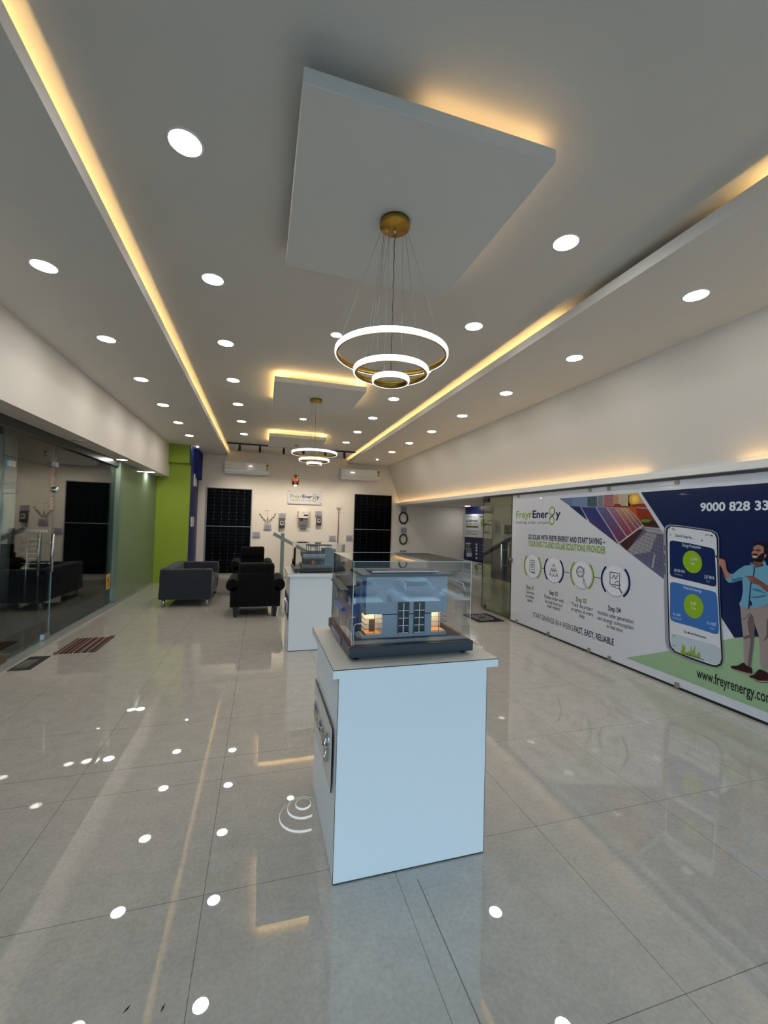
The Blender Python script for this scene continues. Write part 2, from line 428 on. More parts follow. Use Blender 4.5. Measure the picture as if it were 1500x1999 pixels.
# ================================================================== CEILING PANELS
def panel(y0, y1, label, dead=False):
    t = thing('floating_ceiling_panel', label, 'ceiling panel', (.69, (y0+y1)/2, ZB), 'floating square ceiling panels')
    MB().box((.10, y0, ZB), (1.275, y1, ZB+.068)).build('panel_board', BOARD, t, bevel=.004)
    MB().box((.30, y0+.2, ZB+.068), (1.075, y1-.2, ZC)).build('hanger_box', PAINT, t)
    z = ZB+.068; i = .045
    if dead:
        segs = [((.62, y0+i), (1.275-i, y0+i+.012)), ((1.275-i-.012, y0+i), (1.275-i, y1-i))]
    else:
        segs = [((.10+i, y0+i), (1.275-i, y0+i+.012)), ((.10+i, y1-i-.012), (1.275-i, y1-i)), ((.10+i, y0+i), (.10+i+.012, y1-i)), ((1.275-i-.012, y0+i), (1.275-i, y1-i))]
    mb = MB()
    for (a, c) in segs: mb.box((a[0], a[1], z), (c[0], c[1], z+.008))
    mb.build('led_strip', emis('warm_led_dim', (1.0, .62, .25), L_COVE*.33) if dead else LED, t)
    return t
panel(1.63, 2.87, 'large floating square ceiling panel nearest the camera, half of its glow unlit', True)
panel(5.32, 6.56, 'floating square ceiling panel with full warm glow, above the farther ring chandelier')
panel(8.87, 10.15, 'farthest floating square ceiling panel, glowing, just in front of the black track')

# ================================================================== DOWNLIGHTS
def downlight(x, y, z, label, r=.076, on=True, group='round ceiling downlights'):
    t = thing('downlight', label, 'downlight', (x, y, z), group)
    MB().lathe([(r+.002, z-.002), (r+.012, z-.001), (r+.014, z+.002)] if False else [(r, -.004), (r+.011, -.003), (r+.013, .002), (r, .002), (r, -.004)], (x, y, z), n=36).build('rim', WPLAS, t)
    MB().lathe([(0, -.003), (r, -.003)], (x, y, z), n=36).build('diffuser', DL if on else WPLAS, t)
    return t
ORD = ['first', 'second', 'third', 'fourth', 'fifth', 'sixth', 'seventh', 'eighth']
base = None
def dl(x, y, z, label):
    global base
    if base is None: base = downlight(x, y, z, label); return base
    c = copy_tree(base, Vector((x, y, z))-Vector(base.location)); c['label'] = label; return c
for n in range(7):
    dl(-.425, 2.235+1.2275*n, ZC, 'round white downlight, %s from the camera in the row left of the floating panels' % ORD[n])
for n in range(7):
    dl(1.843, 2.245+1.2275*n, ZC, 'round white downlight, %s from the camera in the row right of the floating panels' % ORD[n])
for n in range(0, 6):
    dl(-1.508, 3.42+1.222*n, ZB, 'round white downlight, %s from the camera on the left lowered border' % ORD[n])
for n in range(7):
    dl(2.978, 2.245+1.2275*n, ZB, 'round white downlight, %s from the camera on the right lowered border' % ORD[n])
dl(-1.508, 2.20, ZB, 'round white downlight nearest the shop front on the left border, seen only as a reflection')
downlight(.655, 4.09, ZC, r=.052, label='small round white downlight between the nearest and middle floating panels, left of the ring chandelier')
downlight(.672, 7.72, ZC, r=.056, label='small round white downlight between the middle and farthest floating panels')
dl(-2.30, 8.03, 2.50, 'round white downlight under the left beam, nearer of the lit pair')
dl(-2.30, 9.93, 2.50, 'round white downlight under the left beam, farther of the lit pair')
dl(5.95, 11.35, 2.13, 'round white downlight in the low alcove ceiling before the blue posters')
downlight(-2.30, 6.25, 2.50, 'unlit flush downlight under the left beam above the glass door', on=False)
sm = thing('small_spotlight', 'small bright recessed spot on left border near the navy column', 'downlight', (-1.54, 10.95, ZB), 'small recessed spots')
MB().lathe([(.03, -.004), (.045, -.003), (.046, .002)], (-1.54, 10.95, ZB), n=24).build('rim', WPLAS, sm)
MB().lathe([(0, -.012), (.02, -.014), (.03, -.004)], (-1.54, 10.95, ZB), n=24).build('diffuser', DL, sm)
c = copy_tree(sm, (2.976+1.54, -.02, 0)); c['label'] = 'small bright recessed spot on right border above the right air conditioner'

# ================================================================== CHANDELIERS
def chandelier(cx, cy, label):
    t = thing('ring_chandelier', label, 'chandelier', (cx, cy, ZB), 'three-ring chandeliers')
    can = MB().lathe([(0, 0), (.086, 0), (.086, -.030), (.083, -.034), (0, -.034)], (cx, cy, ZB), n=48).build('canopy', GOLD, t)
    mb = MB()
    mb.tube([(cx, cy, ZB-.034), (cx, cy, ZB-.065)], .006, n=8)
    mb.build('cable_grip', CHROME, can)
    specs = [(.319, 2.497), (.213, 2.398), (.106, 2.350)]
    for ri, (r, z) in enumerate(specs):
        n = 96
        rg = MB().lathe([(r-.018, z+.026), (r-.018, z-.003), (r-.008, z-.003), (r-.008, z+.026), (r-.018, z+.026)], (cx, cy, 0), n=n).build('ring_band', GOLD, t)
        MB().lathe([(r-.008, z+.027), (r-.003, z+.027), (r, z+.022), (r, z+.003), (r-.003, z-.003), (r-.008, z-.003), (r-.008, z+.027)], (cx, cy, 0), n=n).build('ring_diffuser', RINGL, rg)
        wr = MB()
        for k in range(3):
            a = [3.3, -.15, 1.75][k] + ri*.35
            wr.tube([(cx+.07*math.cos(a), cy+.07*math.sin(a), ZB-.034), (cx+(r-.012)*math.cos(a), cy+(r-.012)*math.sin(a), z+.026)], .0009, n=5)
        wr.build('suspension_wires', STEEL, rg)
    pts = [(cx+.002*math.sin(i*1.9), cy, ZB-.06-i*(ZB-.06-2.39)/24) for i in range(25)]
    MB().tube(pts, .002, n=6).build('power_cord', BLACK, t)
    return t
ch = chandelier(.675, 2.24, 'gold three-ring chandelier with white light, near, hanging from the large square panel')
c2 = copy_tree(ch, (.015, 5.92-2.24, -.015)); c2['label'] = 'gold three-ring chandelier with white light, far, in front of the wall sign'
c2.location.z += .015

# copper pendant
py = 9.69; pc = at(577, 940, 'y', py); zt = at(577, 926, 'y', py).z; zb_ = at(577, 947, 'y', py).z; rp = .5*(at(585, 940, 'y', py)-at(569.5, 940, 'y', py)).length
t = thing('copper_pendant_lamp', 'small egg-shaped copper pendant lamp hanging above the wall sign', 'pendant lamp', (pc.x, py, ZB))
MB().lathe([(0, 0), (.045, 0), (.045, -.022), (0, -.022)], (pc.x, py, ZB), n=24).build('canopy', COPPER, t)
MB().tube([(pc.x, py, ZB-.02), (pc.x, py, zt)], .0022, n=6).build('cord', COPPER, t)
H_ = zt-zb_
prof = [(.008, 0), (.02, -.03*H_), (rp*.55, -.16*H_), (rp*.88, -.38*H_), (rp, -.62*H_), (rp*.92, -.85*H_), (rp*.78, -H_)]
sh = MB().lathe([(r, zt+h) for r, h in prof], (pc.x, py, 0), n=28).build('lamp_shade', mat('copper_glass', (214, 132, 102), .14, .95, noise=.4, nscale=22), t)
MB().lathe([(0, -.035), (.02, -.028), (.028, -.005), (.02, .02), (0, .035)], (pc.x, py, zb_+.01), n=16).build('bulb', emis('bulb', (1, .8, .5), 18), t)

# track with spots
ty, tz = 10.80, ZC
t = thing('track_rail', 'long black lighting track across the ceiling before the back wall', 'track', (.7, ty, tz))
MB().box((-.86, ty-.018, tz-.034), (2.33, ty+.018, tz)).build('rail', BLACK, t)
TX = [(468.5, .22), (508, .1), (554.5, -.18), (593, .05), (636, .05), (673, .22)]
names = ['leftmost of six', 'second from left of six', 'third from left of six', 'fourth from left of six', 'fifth from left of six', 'rightmost of six']
for k, (u, tilt) in enumerate(TX):
    p = at(u, 868, 'y', ty); x = p.x
    t = thing('track_spotlight', 'black cylindrical track spotlight, %s under the ceiling track' % names[k], 'spotlight', (x, ty, tz-.034), 'track spotlights')
    MB().box((x-.02, ty-.015, tz-.05), (x+.02, ty+.015, tz-.034)).tube([(x, ty, tz-.05), (x, ty, tz-.085)], .006, n=8).build('bracket', BLACK, t)
    aim = Vector(([-.75, -.1, .55, 1.1, 1.7, 2.6][k], YB, 1.45))
    a = Vector((x, ty, tz-.07)); d = (aim-a).normalized()
    d2 = Vector((d.x*.6+(.0 if k != 2 else .05), .32, -.9)).normalized()
    MB().tube([a-d2*.01, a+d2*.125], .03, n=20).build('lamp_head', BLACK, t)
    ld = bpy.data.lights.new('spot_lamp', 'SPOT'); ld.energy = L_TRACK; ld.color = (1, .87, .68); ld.spot_size = math.radians(74); ld.spot_blend = .9; ld.shadow_soft_size = .03
    lo = bpy.data.objects.new('spot_lamp', ld); COL.objects.link(lo)
    lo.rotation_mode = 'QUATERNION'; lo.rotation_quaternion = (-d).to_track_quat('Z', 'Y')
    lo.location = a+d2*.14; lo.parent = t; lo.matrix_parent_inverse = Matrix.Translation(-Vector(t.location))

# ================================================================== BACK WALL OBJECTS
def wall_ac(u0, v0, u1, v1, label):
    yf = YB-.215
    a, b = at(u0, v0, 'y', yf), at(u1, v1, 'y', yf); x0, x1, z1, z0 = a.x, b.x, a.z, b.z
    t = thing('air_conditioner', label, 'air conditioner', ((x0+x1)/2, YB, z0), 'wall air conditioners')
    h = z1-z0; mb = MB()
    prof = [(YB, z0+.02), (YB-.09, z0), (YB-.15, z0+.005), (YB-.205, z0+.06), (YB-.215, z0+.11), (YB-.215, z1-.02), (YB-.20, z1), (YB, z1)]
    mb.prism([(x0, y, z) for y, z in prof], (x1-x0, 0, 0))
    mb.build('body', mat('ac_white_plastic', (228, 228, 226), .12, coat=.8), t, bevel=.006)
    MB().prism([(x0+.03, YB-.092, z0+.0), (x0+.03, YB-.152, z0+.003), (x0+.03, YB-.200, z0+.048), (x0+.03, YB-.208, z0+.055), (x0+.03, YB-.158, z0-.006), (x0+.03, YB-.09, z0-.008)], (x1-x0-.19, 0, 0)).build('air_flap', WPLAS, t)
    MB().box((x0+.01, YB-.217, z0+.105), (x1-.01, YB-.2145, z0+.109)).build('panel_seam', GPLAS, t)
    st = MB(); xr = x1-.045
    st.box((xr-.03, YB-.2165, z1-.17), (xr+.03, YB-.2155, z1-.03), ink(206, 196, 70))
    st.lathe([(0, -.0006), (.026, -.0006), (.026, .0004)], (xr, YB-.2168, z1-.062), ink(52, 62, 40), axis='y', n=20)
    st.box((xr-.025, YB-.2175, z1-.165), (xr+.025, YB-.2165, z1-.145), ink(60, 60, 60))
    st.box((xr-.028, YB-.2165, z1-.20), (xr+.025, YB-.2158, z1-.187), ink(120, 120, 120))
    st.build('energy_label', None, t)
    return t
wall_ac(438.5, 899.5, 525, 927.5, 'white split air conditioner high on the back wall, left one with the yellow energy label')
wall_ac(666.5, 913, 741.5, 939, 'white split air conditioner high on the back wall, right one above the black solar panel')

def solar(ax0, zb, zt, w, label, vis):
    t = thing('solar_module', label, 'solar panel', (ax0+w/2, YB-.04, zb), 'large solar panels')
    cm = bpy.data.materials.new('solar_cells'+vis); cm.use_nodes = True; n_ = cm.node_tree; pb = n_.nodes['Principled BSDF']
    pb.inputs['Base Color'].default_value = (.0018, .0018, .0025, 1); pb.inputs['Roughness'].default_value = .16
    pb.inputs['Specular IOR Level'].default_value = .05
    MB().box((ax0+.012, YB-.034, zb+.012), (ax0+w-.012, YB-.006, zt-.012)).build('cell_sheet', cm, t)
    fr = MB(); f = .018
    fr.box((ax0, YB-.04, zb), (ax0+f, YB, zt)); fr.box((ax0+w-f, YB-.04, zb), (ax0+w, YB, zt))
    fr.box((ax0, YB-.04, zb), (ax0+w, YB, zb+f)); fr.box((ax0, YB-.04, zt-f), (ax0+w, YB, zt))
    fr.build('frame', mat('panel_frame_'+vis, (150, 152, 156) if vis == 'a' else (58, 58, 60), .35, .7), t)
    zm = (zb+zt)/2+.12
    MB().box((ax0+.012, YB-.036, zm-.009), (ax0+w-.012, YB-.034, zm+.009)).build('centre_bar', mat('bus_bar', (140, 140, 146), .4), t)
    g = MB(); lm = mat('cell_line_'+vis, (26, 27, 31) if vis == 'a' else (9, 9, 11), .4); dm = mat('cell_dot_'+vis, (112, 112, 120) if vis == 'a' else (30, 30, 33), .4)
    nx, cw = 6, (w-.024)/6
    for i in range(1, nx):
        x = ax0+.012+cw*i; g.box((x-.0022, YB-.0352, zb+.02), (x+.0022, YB-.034, zm-.012), lm); g.box((x-.0022, YB-.0352, zm+.012), (x+.0022, YB-.034, zt-.02), lm)
    def rows(a, b):
        n = max(1, round((b-a)/.094))
        for j in range(1, n):
            z = a+(b-a)*j/n; g.box((ax0+.02, YB-.0351, z-.0012), (ax0+w-.02, YB-.034, z+.0012), lm)
            if j % 2 == 0:
                for i in range(1, nx):
                    x = ax0+.012+cw*i; g.box((x-.006, YB-.0357, z-.008), (x+.006, YB-.0345, z+.008), dm)
    rows(zb, zm); rows(zm, zt)
    g.build('cell_grid', None, t)
pa = at(404, 950, 'y', YB-.04); pb_ = at(493, 955, 'y', YB-.04)
solar(pa.x, .06, 2.38, pb_.x-pa.x, 'tall black solar panel with silver frame on the back wall behind the grey sofa', 'a')
pa = at(693.3, 965, 'y', YB-.04); pb_ = at(765.5, 967, 'y', YB-.04)
solar(pa.x, .06, 2.38, pb_.x-pa.x, 'tall black solar panel on the right of the back wall beside the cable coils', 'b')

WS = Sheet('y', YB-.006, (1, 0, 0), (0, -1, 0))
NAVY, LEAF, DGREY = ink(26, 30, 66), ink(128, 164, 52), ink(60, 62, 70)
def logo(sh, mb, p0, w, h, k, tagline=True, weight=.012):
    """FreyrEnergy wordmark; p0 world baseline start, w total width, h cap height"""
    r = sh.r; p0 = Vector(p0); Z = Vector((0, 0, 1))
    sh.text(mb, 'Freyr', p0, w*.385, h, k, LEAF, weight)
    sh.text(mb, 'Ener', p0+r*w*.405, w*.352, h, k, NAVY, weight+.012)
    sh.text(mb, 'y', p0+r*w*.90, w*.10, h, k, NAVY, weight+.01)
    c = p0+r*w*.828
    sh.disc(mb, c+Z*h*.83, w*.058, h*.60, k, LEAF, inner=.70, a0=.1, a1=2*PI-.9)
    sh.disc(mb, c-Z*h*.36, w*.058, h*.60, k, LEAF, inner=.66, a0=-4.2, a1=1.3)
    sh.disc(mb, c+Z*h*.83, w*.058, h*.60, k+.4, NAVY, inner=.76, a0=-1.5, a1=.35, n=12)
    sh.disc(mb, c-Z*h*.36, w*.058, h*.60, k+.4, NAVY, inner=.76, a0=1.3, a1=2.9, n=12)
    if tagline: sh.text(mb, 'making solar simple', p0-Z*h*.78, w*.765, h*.36, k, NAVY, 0, space=1.15)

# wall sign
a, b = at(562.5, 956, 'y', YB-.03), at(628.5, 985.5, 'y', YB-.03)
t = thing('wall_sign', 'white acrylic wall sign reading FreyrEnergy below the copper pendant', 'sign', ((a.x+b.x)/2, YB, b.z))
MB().box((a.x, YB-.032, b.z), (b.x, YB-.026, a.z)).build('sign_plate', mat('sign_acrylic', (220, 214, 218), .08, coat=.6), t)
for x in (a.x+.035, b.x-.035):
    for z in (a.z-.035, b.z+.035): MB().lathe([(0, -.042), (.011, -.042), (.011, 0), (0, 0)], (x, YB, z), axis='y', n=14).build('standoff_pin', STEEL, t)
sg = Sheet('y', YB-.0325, (1, 0, 0), (0, -1, 0)); mb = MB(); W_ = b.x-a.x; Hh = a.z-b.z
logo(sg, mb, (a.x+W_*.08, YB-.0325, b.z+Hh*.44), W_*.84, Hh*.25, 1); mb.build('lettering', None, t)

LBL = mat('label_acrylic', (176, 170, 180), .15, coat=.5)
def plaque(u, v, w, h, label, lines=4, y=YB, ax='y', head=True):
    p = at(u, v, ax, y-.02 if ax == 'y' else y-.02)
    if ax == 'y':
        t = thing('label_plaque', label, 'label plaque', (p.x, y, p.z-h/2), 'lilac label plaques')
        MB().box((p.x-w/2, y-.022, p.z-h/2), (p.x+w/2, y, p.z+h/2)).build('plate', LBL, t, bevel=.003)
        s_ = Sheet('y', y-.0225, (1, 0, 0), (0, -1, 0)); mb = MB()
        for i in range(lines):
            ww = w*(.30 if i == 0 and head else (.8 if i < lines-1 else .6)); z = p.z+h*.30-i*h*.6/max(1, lines-1)
            s_.rect(mb, p.x-ww/2, p.x+ww/2, z-h*.035, z+h*.035, 1, ink(120, 114, 128))
        mb.build('print', None, t)
        MB().box((p.x-w/2, y-.035, p.z-h/2-.004), (p.x+w/2, y, p.z-h/2+.012)).build('ledge', mat('plaque_ledge', (140, 132, 145), .2), t)
    else:
        t = thing('label_plaque', label, 'label plaque', (y, p.y, p.z-h/2), 'lilac label plaques')
        MB().box((y-.022, p.y-w/2, p.z-h/2), (y, p.y+w/2, p.z+h/2)).build('plate', LBL, t, bevel=.003)
    return t
plaque(500.5, 1043, .20, .14, 'lilac label plaque right of the left solar panel')
plaque(522.5, 1028.5, .20, .14, 'lilac label plaque under the fan of small wires')
plaque(551.3, 1006.8, .20, .14, 'lilac label plaque above the left meter box')
plaque(591.5, 1031, .18, .055, 'lilac label plaque below the white inverter', 2)
plaque(622.5, 1002.3, .20, .14, 'lilac label plaque above the right meter box')
plaque(649.3, 1050.5, .20, .14, 'lilac label plaque left of the copper rod foot')
plaque(682.5, 1049.5, .19, .14, 'lilac label plaque just left of the right solar panel')
plaque(788.7, 994, .19, .16, 'lilac label plaque above the topmost cable coil')
plaque(788.5, 1034.5, .19, .15, 'lilac label plaque above the green cable coil')
plaque(787.8, 1075, .20, .05, 'lilac label plaque above the lowest cable coil, thin edge', 2)
plaque(613, 1063, .20, .06, 'lilac label plaque seen just above the second display case', 2)

def meter(u, v, w, h, label):
    p = at(u, v, 'y', YB-.08)
    t = thing('meter_box', label, 'meter box', (p.x, YB, p.z-h/2), 'small meter boxes')
    MB().box((p.x-w/2, YB-.085, p.z-h/2), (p.x+w/2, YB, p.z+h/2)).build('housing', mat('meter_housing', (74, 74, 74), .35), t, bevel=.01)
    MB().box((p.x-w*.30, YB-.089, p.z-h*.18), (p.x+w*.28, YB-.085, p.z+h*.30)).build('window_plate', mat('meter_window', (196, 192, 184), .15), t)
    MB().box((p.x-w*.15, YB-.092, p.z-h*.02), (p.x+w*.18, YB-.088, p.z+h*.22)).build('display', mat('meter_display', (30, 34, 34), .1), t)
    MB().box((p.x-w*.38, YB-.094, p.z-h*.44), (p.x+w*.38, YB-.085, p.z-h*.30)).build('terminal_cover', mat('meter_cover', (40, 40, 42), .3), t)
    MB().tube([(p.x-w*.35, YB-.04, p.z-h/2), (p.x-w*.45, YB-.03, p.z-h/2-.05), (p.x-w*.42, YB-.01, p.z-h/2-.12)], .006, n=6).build('cable', BLACK, t)
meter(550.5, 1022, .155, .235, 'dark grey meter box on the back wall, left of the white inverter')
meter(623, 1017.5, .15, .225, 'dark grey meter box on the back wall, right of the white inverter')

# inverter
a, b = at(583.5, 996.5, 'y', YB-.16), at(602.5, 1012, 'y', YB-.16)
x0, x1, z1, z0 = a.x, b.x, a.z, b.z
t = thing('solar_inverter', 'white wall-mounted inverter with black display below the wall sign', 'inverter', ((x0+x1)/2, YB, z0-.2))
MB().box((x0, YB-.17, z0), (x1, YB, z1)).build('housing', mat('inverter_white', (226, 222, 214), .3), t, bevel=.015, seg=3)
MB().box((x0+.14, YB-.1715, z0+.065), (x1-.015, YB-.168, z0+.105)).build('display', BLACK, t)
MB().box((x0+.10, YB-.171, z1-.07), (x0+.18, YB-.169, z1-.055)).build('badge', ink(150, 150, 155), t)
MB().box((x0+.02, YB-.13, z0-.19), (x1-.02, YB, z0)).build('connection_box', mat('inverter_grey', (132, 126, 128), .35), t, bevel=.008)
mb = MB()
for i in range(5): mb.box((x0+.045+i*.045, YB-.133, z0-.17), (x0+.052+i*.045, YB-.13, z0-.06))
mb.box((x0+.06, YB-.135, z0-.08), (x0+.12, YB-.13, z0-.01)); mb.build('cable_glands', mat('gland_black', (36, 34, 36), .4), t)
mb = MB()
for x in (x0+.03, x1-.03): mb.box((x-.012, YB-.15, z0-.03), (x+.012, YB-.02, z0))
mb.build('feet', BLACK, t)
MB().box((x0-.03, YB-.02, z0-.24), (x1+.07, YB, z1-.03)).build('back_plate', mat('clear_back_plate', (205, 194, 178), .2), t)

# fan of wires with small connectors
t = thing('wire_fan_display', 'fan of thin wires with small round connectors on the back wall', 'wire display', (at(522.5, 1020, 'y', YB).x, YB, at(522, 1020, 'y', YB).z))
b0 = at(522.5, 1023, 'y', YB-.012); tips = [(508, 1003.5), (511.5, 1008.5), (515.3, 1013.5), (522.6, 1000.5), (530, 1013.5), (534.2, 1009), (537.5, 1004)]
wm = mat('wire_grey', (150, 146, 138), .5)
for q in tips:
    e = at(*q, 'y', YB-.012); m_ = (b0+e)/2+Vector((.05 if e.x < b0.x-.05 else -.05 if e.x > b0.x+.05 else .02, 0, -.03))
    MB().tube([Vector((b0.x+(e.x-b0.x)*.35, b0.y, b0.z+.01)), m_+(e-m_)*.1, e], .0035, n=5).build('wire', wm, t)
    if q[0] != 522.6: MB().lathe([(0, -.02), (.021, -.012), (.024, 0), (.02, .012)], e, axis='y', n=12).build('connector', mat('connector_brown', (176, 164, 146), .5), t)
mb = MB(); c = at(522.5, 1013, 'y', YB-.02); mb.lathe([(0, .06), (.018, 0), (.004, -.07)], (c.x, c.y, c.z), n=8); mb.build('centre_clip', mat('clip_grey', (130, 124, 112), .4), t)
c = at(522, 996.8, 'y', YB-.01); MB().box((c.x-.055, YB-.008, c.z-.006), (c.x+.055, YB, c.z+.006)).build('caption', ink(170, 160, 145), t)

# copper rod
t = thing('lightning_rod', 'thin copper rod with forked tip on the back wall beside the right meter', 'lightning rod', (at(659, 1064, 'y', YB).x, YB, at(659, 1064, 'y', YB).z))
a, b = at(659.5, 1060, 'y', YB-.03), at(662, 994, 'y', YB-.03)
MB().tube([a, b], [.012, .010], n=10).build('rod', mat('dark_copper', (140, 72, 52), .35, .7), t)
mb = MB(); tp = at(662, 986.5, 'y', YB-.03); mb.tube([b, tp], [.006, .002], n=6)
for q in ((656.5, 990), (668, 990), (659, 991), (666, 991.5)): mb.tube([b, at(*q, 'y', YB-.05 if q[0] in (659, 666) else YB-.03)], [.007, .004], n=6)
mb.build('forked_tip', mat('dark_copper', (140, 72, 52), .35, .7), t)
MB().tube([at(657.3, 1001, 'y', YB-.03), at(670, 1000.6, 'y', YB-.03)], .003, n=5).build('cross_wire', wm, t)

# cable coils
def coil(u, v, r, col, label, gap):
    p = at(u, v, 'y', YB-.03)
    t = thing('cable_coil', label, 'cable coil', (p.x, YB, p.z-r), 'coils of cable')
    for s_ in (0, 1):
        a0 = [PI/2+gap, -PI/2+gap][s_]; mb = MB()
        for k in range(3):
            rr = r-.012*k; pts = [(p.x+rr*.86*math.cos(a0+(PI-2*gap)*i/20), YB-.02-.012*(k % 2), p.z+rr*1.1*math.sin(a0+(PI-2*gap)*i/20)) for i in range(21)]
            mb.tube(pts, .013, n=8)
        mb.build('cable_loop', mat('cable_'+col, {'black': (22, 22, 24), 'green': (18, 62, 40), 'dark': (44, 40, 40)}[col], .4), t)
coil(788.3, 1011.2, .165, 'black', 'black cable coil on the back wall, topmost of three', .07)
coil(788, 1052.7, .145, 'green', 'dark green cable coil on the back wall, middle of three', .05)
coil(787, 1099, .15, 'dark', 'dark cable coil on the back wall, lowest of three, seen through the case', .05)

# switch boards on navy column side
for (u, v, h, lb) in ((380, 938, .30, 'upper white switch board on the navy side of the column'), (373, 1018.5, .24, 'lower white switch board on the navy side of the column')):
    p = at(u, v, 'x', -1.645)
    p.y = min(max(p.y, 11.2), 11.9)
    t = thing('switch_board', lb, 'switch board', (-1.645, p.y, p.z-h/2), 'white switch boards')
    MB().box((-1.645, p.y-.16, p.z-h/2), (-1.61, p.y+.16, p.z+h/2)).build('plate', WPLAS, t, bevel=.006)
    mb = MB()
    for i in range(3): mb.box((-1.611, p.y-.11+i*.075, p.z-h*.25), (-1.604, p.y-.06+i*.075, p.z+h*.15))
    mb.build('switches', mat('switch_grey', (190, 190, 190), .3), t)

# small demo racking (post and sloping rail) in front of the back wall
RK = mat('galvanised_steel', (128, 136, 132), .4, .6, noise=.06, nscale=30)
ry = 11.6
t = thing('mounting_rack', 'grey steel solar mounting rack with sloping rail before the back wall', 'mounting rack', (.56, ry, 0))
p1, p2 = at(552.5, 1041, 'y', ry), at(546.5, 1118, 'y', ry)
MB().box((p1.x-.045, ry-.03, 0), (p1.x+.045, ry+.03, p1.z)).box((p1.x-.05, ry-.045, 0), (p1.x-.04, ry+.045, p1.z)).build('post', RK, t)
MB().box((p1.x-.12, ry-.1, 0), (p1.x+.12, ry+.1, .012)).build('foot_plate', RK, t)
a, b = at(536, 1039, 'y', ry), at(640, 1096, 'y', ry); d = (b-a).normalized(); nrm = Vector((d.z, 0, -d.x))
MB().prism([a+Vector((0, -.035, 0)), b+Vector((0, -.035, 0)), b+Vector((0, -.035, 0))+nrm*.09, a+Vector((0, -.035, 0))+nrm*.09], (0, .06, 0)).build('sloping_rail', RK, t)
MB().box((1.35, ry-.03, 0), (1.42, ry+.03, .62)).build('post', RK, t)
MB().box((1.28, ry-.1, 0), (1.50, ry+.1, .012)).build('foot_plate', RK, t)

# ================================================================== SEATING
GF = mat('grey_slipcover', (50, 52, 59), .95, spec=.2, noise=.10, nscale=60, bump=.35, bscale=45, sheen=.2)
BF = mat('black_upholstery', (8, 7, 8), .9, spec=.2, noise=.12, nscale=80, bump=.2, bscale=90, sheen=.05)
x0, x1, y0, y1 = -1.64, -.80, 7.93, 9.42
t = thing('two_seat_sofa', 'charcoal grey fabric two-seat sofa with low square arms by the green column', 'sofa', (-1.22, 8.65, 0))
def slab(a, b, name, r=.03, parent=t, m=GF, wr=.006):
    mb = MB(); rbox(mb, a, b, r, None); o = mb.build(name, m, parent)
    s_ = o.modifiers.new('sub', 'SUBSURF'); s_.subdivision_type = 'SIMPLE'; s_.levels = s_.render_levels = 4
    if wr:
        tx = bpy.data.textures.get('folds') or bpy.data.textures.new('folds', 'CLOUDS'); tx.noise_scale = .22
        d_ = o.modifiers.new('folds', 'DISPLACE'); d_.texture = tx; d_.strength = wr*4; d_.mid_level = .5; d_.texture_coords = 'GLOBAL'
    return o
slab((x0, y0, .132), (x1, y0+.16, .655), 'arm', .025); slab((x0, y1-.16, .132), (x1-.02, y1, .655), 'arm', .025)
slab((x0, y0+.10, .132), (x0+.17, y1-.1, .66), 'backrest', .03)
slab((x0+.14, y0+.12, .14), (x1-.03, y1-.12, .34), 'seat_base', .02)
slab((x0+.16, y0+.165, .33), (x1-.01, 8.67, .455), 'seat_cushion', .045, wr=.008); slab((x0+.16, 8.68, .33), (x1-.01, y1-.165, .45), 'seat_cushion', .045, wr=.008)
for x in (x0+.07, x1-.07):
    for y in (y0+.06, y1-.07): MB().tube([(x, y, 0), (x, y, .15)], .026, n=18).build('leg', STEEL, t)

def armchair(name_label, cx, ybk, sgn, wseat=.56, zarm=.56, zback=.70, zhead=.85, depth=.82):
    """ybk = y of the back plane, sgn=+1 faces away from camera"""
    Y = lambda d: ybk+sgn*d
    yy = lambda a, b: (min(Y(a), Y(b)), max(Y(a), Y(b)))
    t = thing('club_armchair', name_label, 'armchair', (cx, Y(depth/2), 0))
    hw = wseat/2
    def rb(xa, xb, d0, d1, za, zb, r, nm):
        ya, yb = yy(d0, d1); return slab((xa, ya, za), (xb, yb, zb), nm, r, t, BF, .002)
    rb(cx-hw-.02, cx+hw+.02, .05, depth-.04, .16, .34, .02, 'seat_base')
    rb(cx-hw+.005, cx+hw-.005, .2, depth+.02, .33, .48, .05, 'seat_cushion')
    rb(cx-hw+.0, cx+hw-.0, .0, .17, .16, zback, .035, 'backrest')
    rb(cx-hw+.015, cx+hw-.0, .02, .24, zback-.06, zhead, .05, 'back_cushion')
    for s_ in (-1, 1):
        ya, yb = yy(.03, depth)
        xa = cx+s_*(hw+.04)
        mb = MB(); rbox(mb, (xa-.065, ya, .155), (xa+.065, yb, zarm-.06), .02)
        # rolled top
        cxr, czr, rr = cx+s_*(hw+.075), zarm-.055, .098
        prof = [(cxr+rr*math.cos(a*2*PI/24), czr+rr*math.sin(a*2*PI/24)) for a in range(24)]
        mb.prism([(px_, ya+.0, pz_) for px_, pz_ in prof], (0, yb-ya, 0))
        o = mb.build('rolled_arm', BF, t, bevel=.012)
        for dd in (.06, depth-.07):
            y = Y(dd); x = cx+s_*(hw+.02)
            lg = MB().box((x-.042, y-.042, .0), (x+.042, y+.042, .17))
            for v in lg.bm.verts:
                if v.co.z < .01: v.co.x = x+(v.co.x-x)*.55+s_*.0; v.co.y = y+(v.co.y-y)*.55
            lg.build('leg', mat('dark_wood', (24, 18, 16), .35), t)
    return t
armchair('black upholstered club armchair with rolled arms, nearer one, seen from behind', -.045, 6.95, 1)
armchair('black upholstered club armchair farther back, facing the camera', -.16, 9.75, -1, .50, .66, .80, .955)

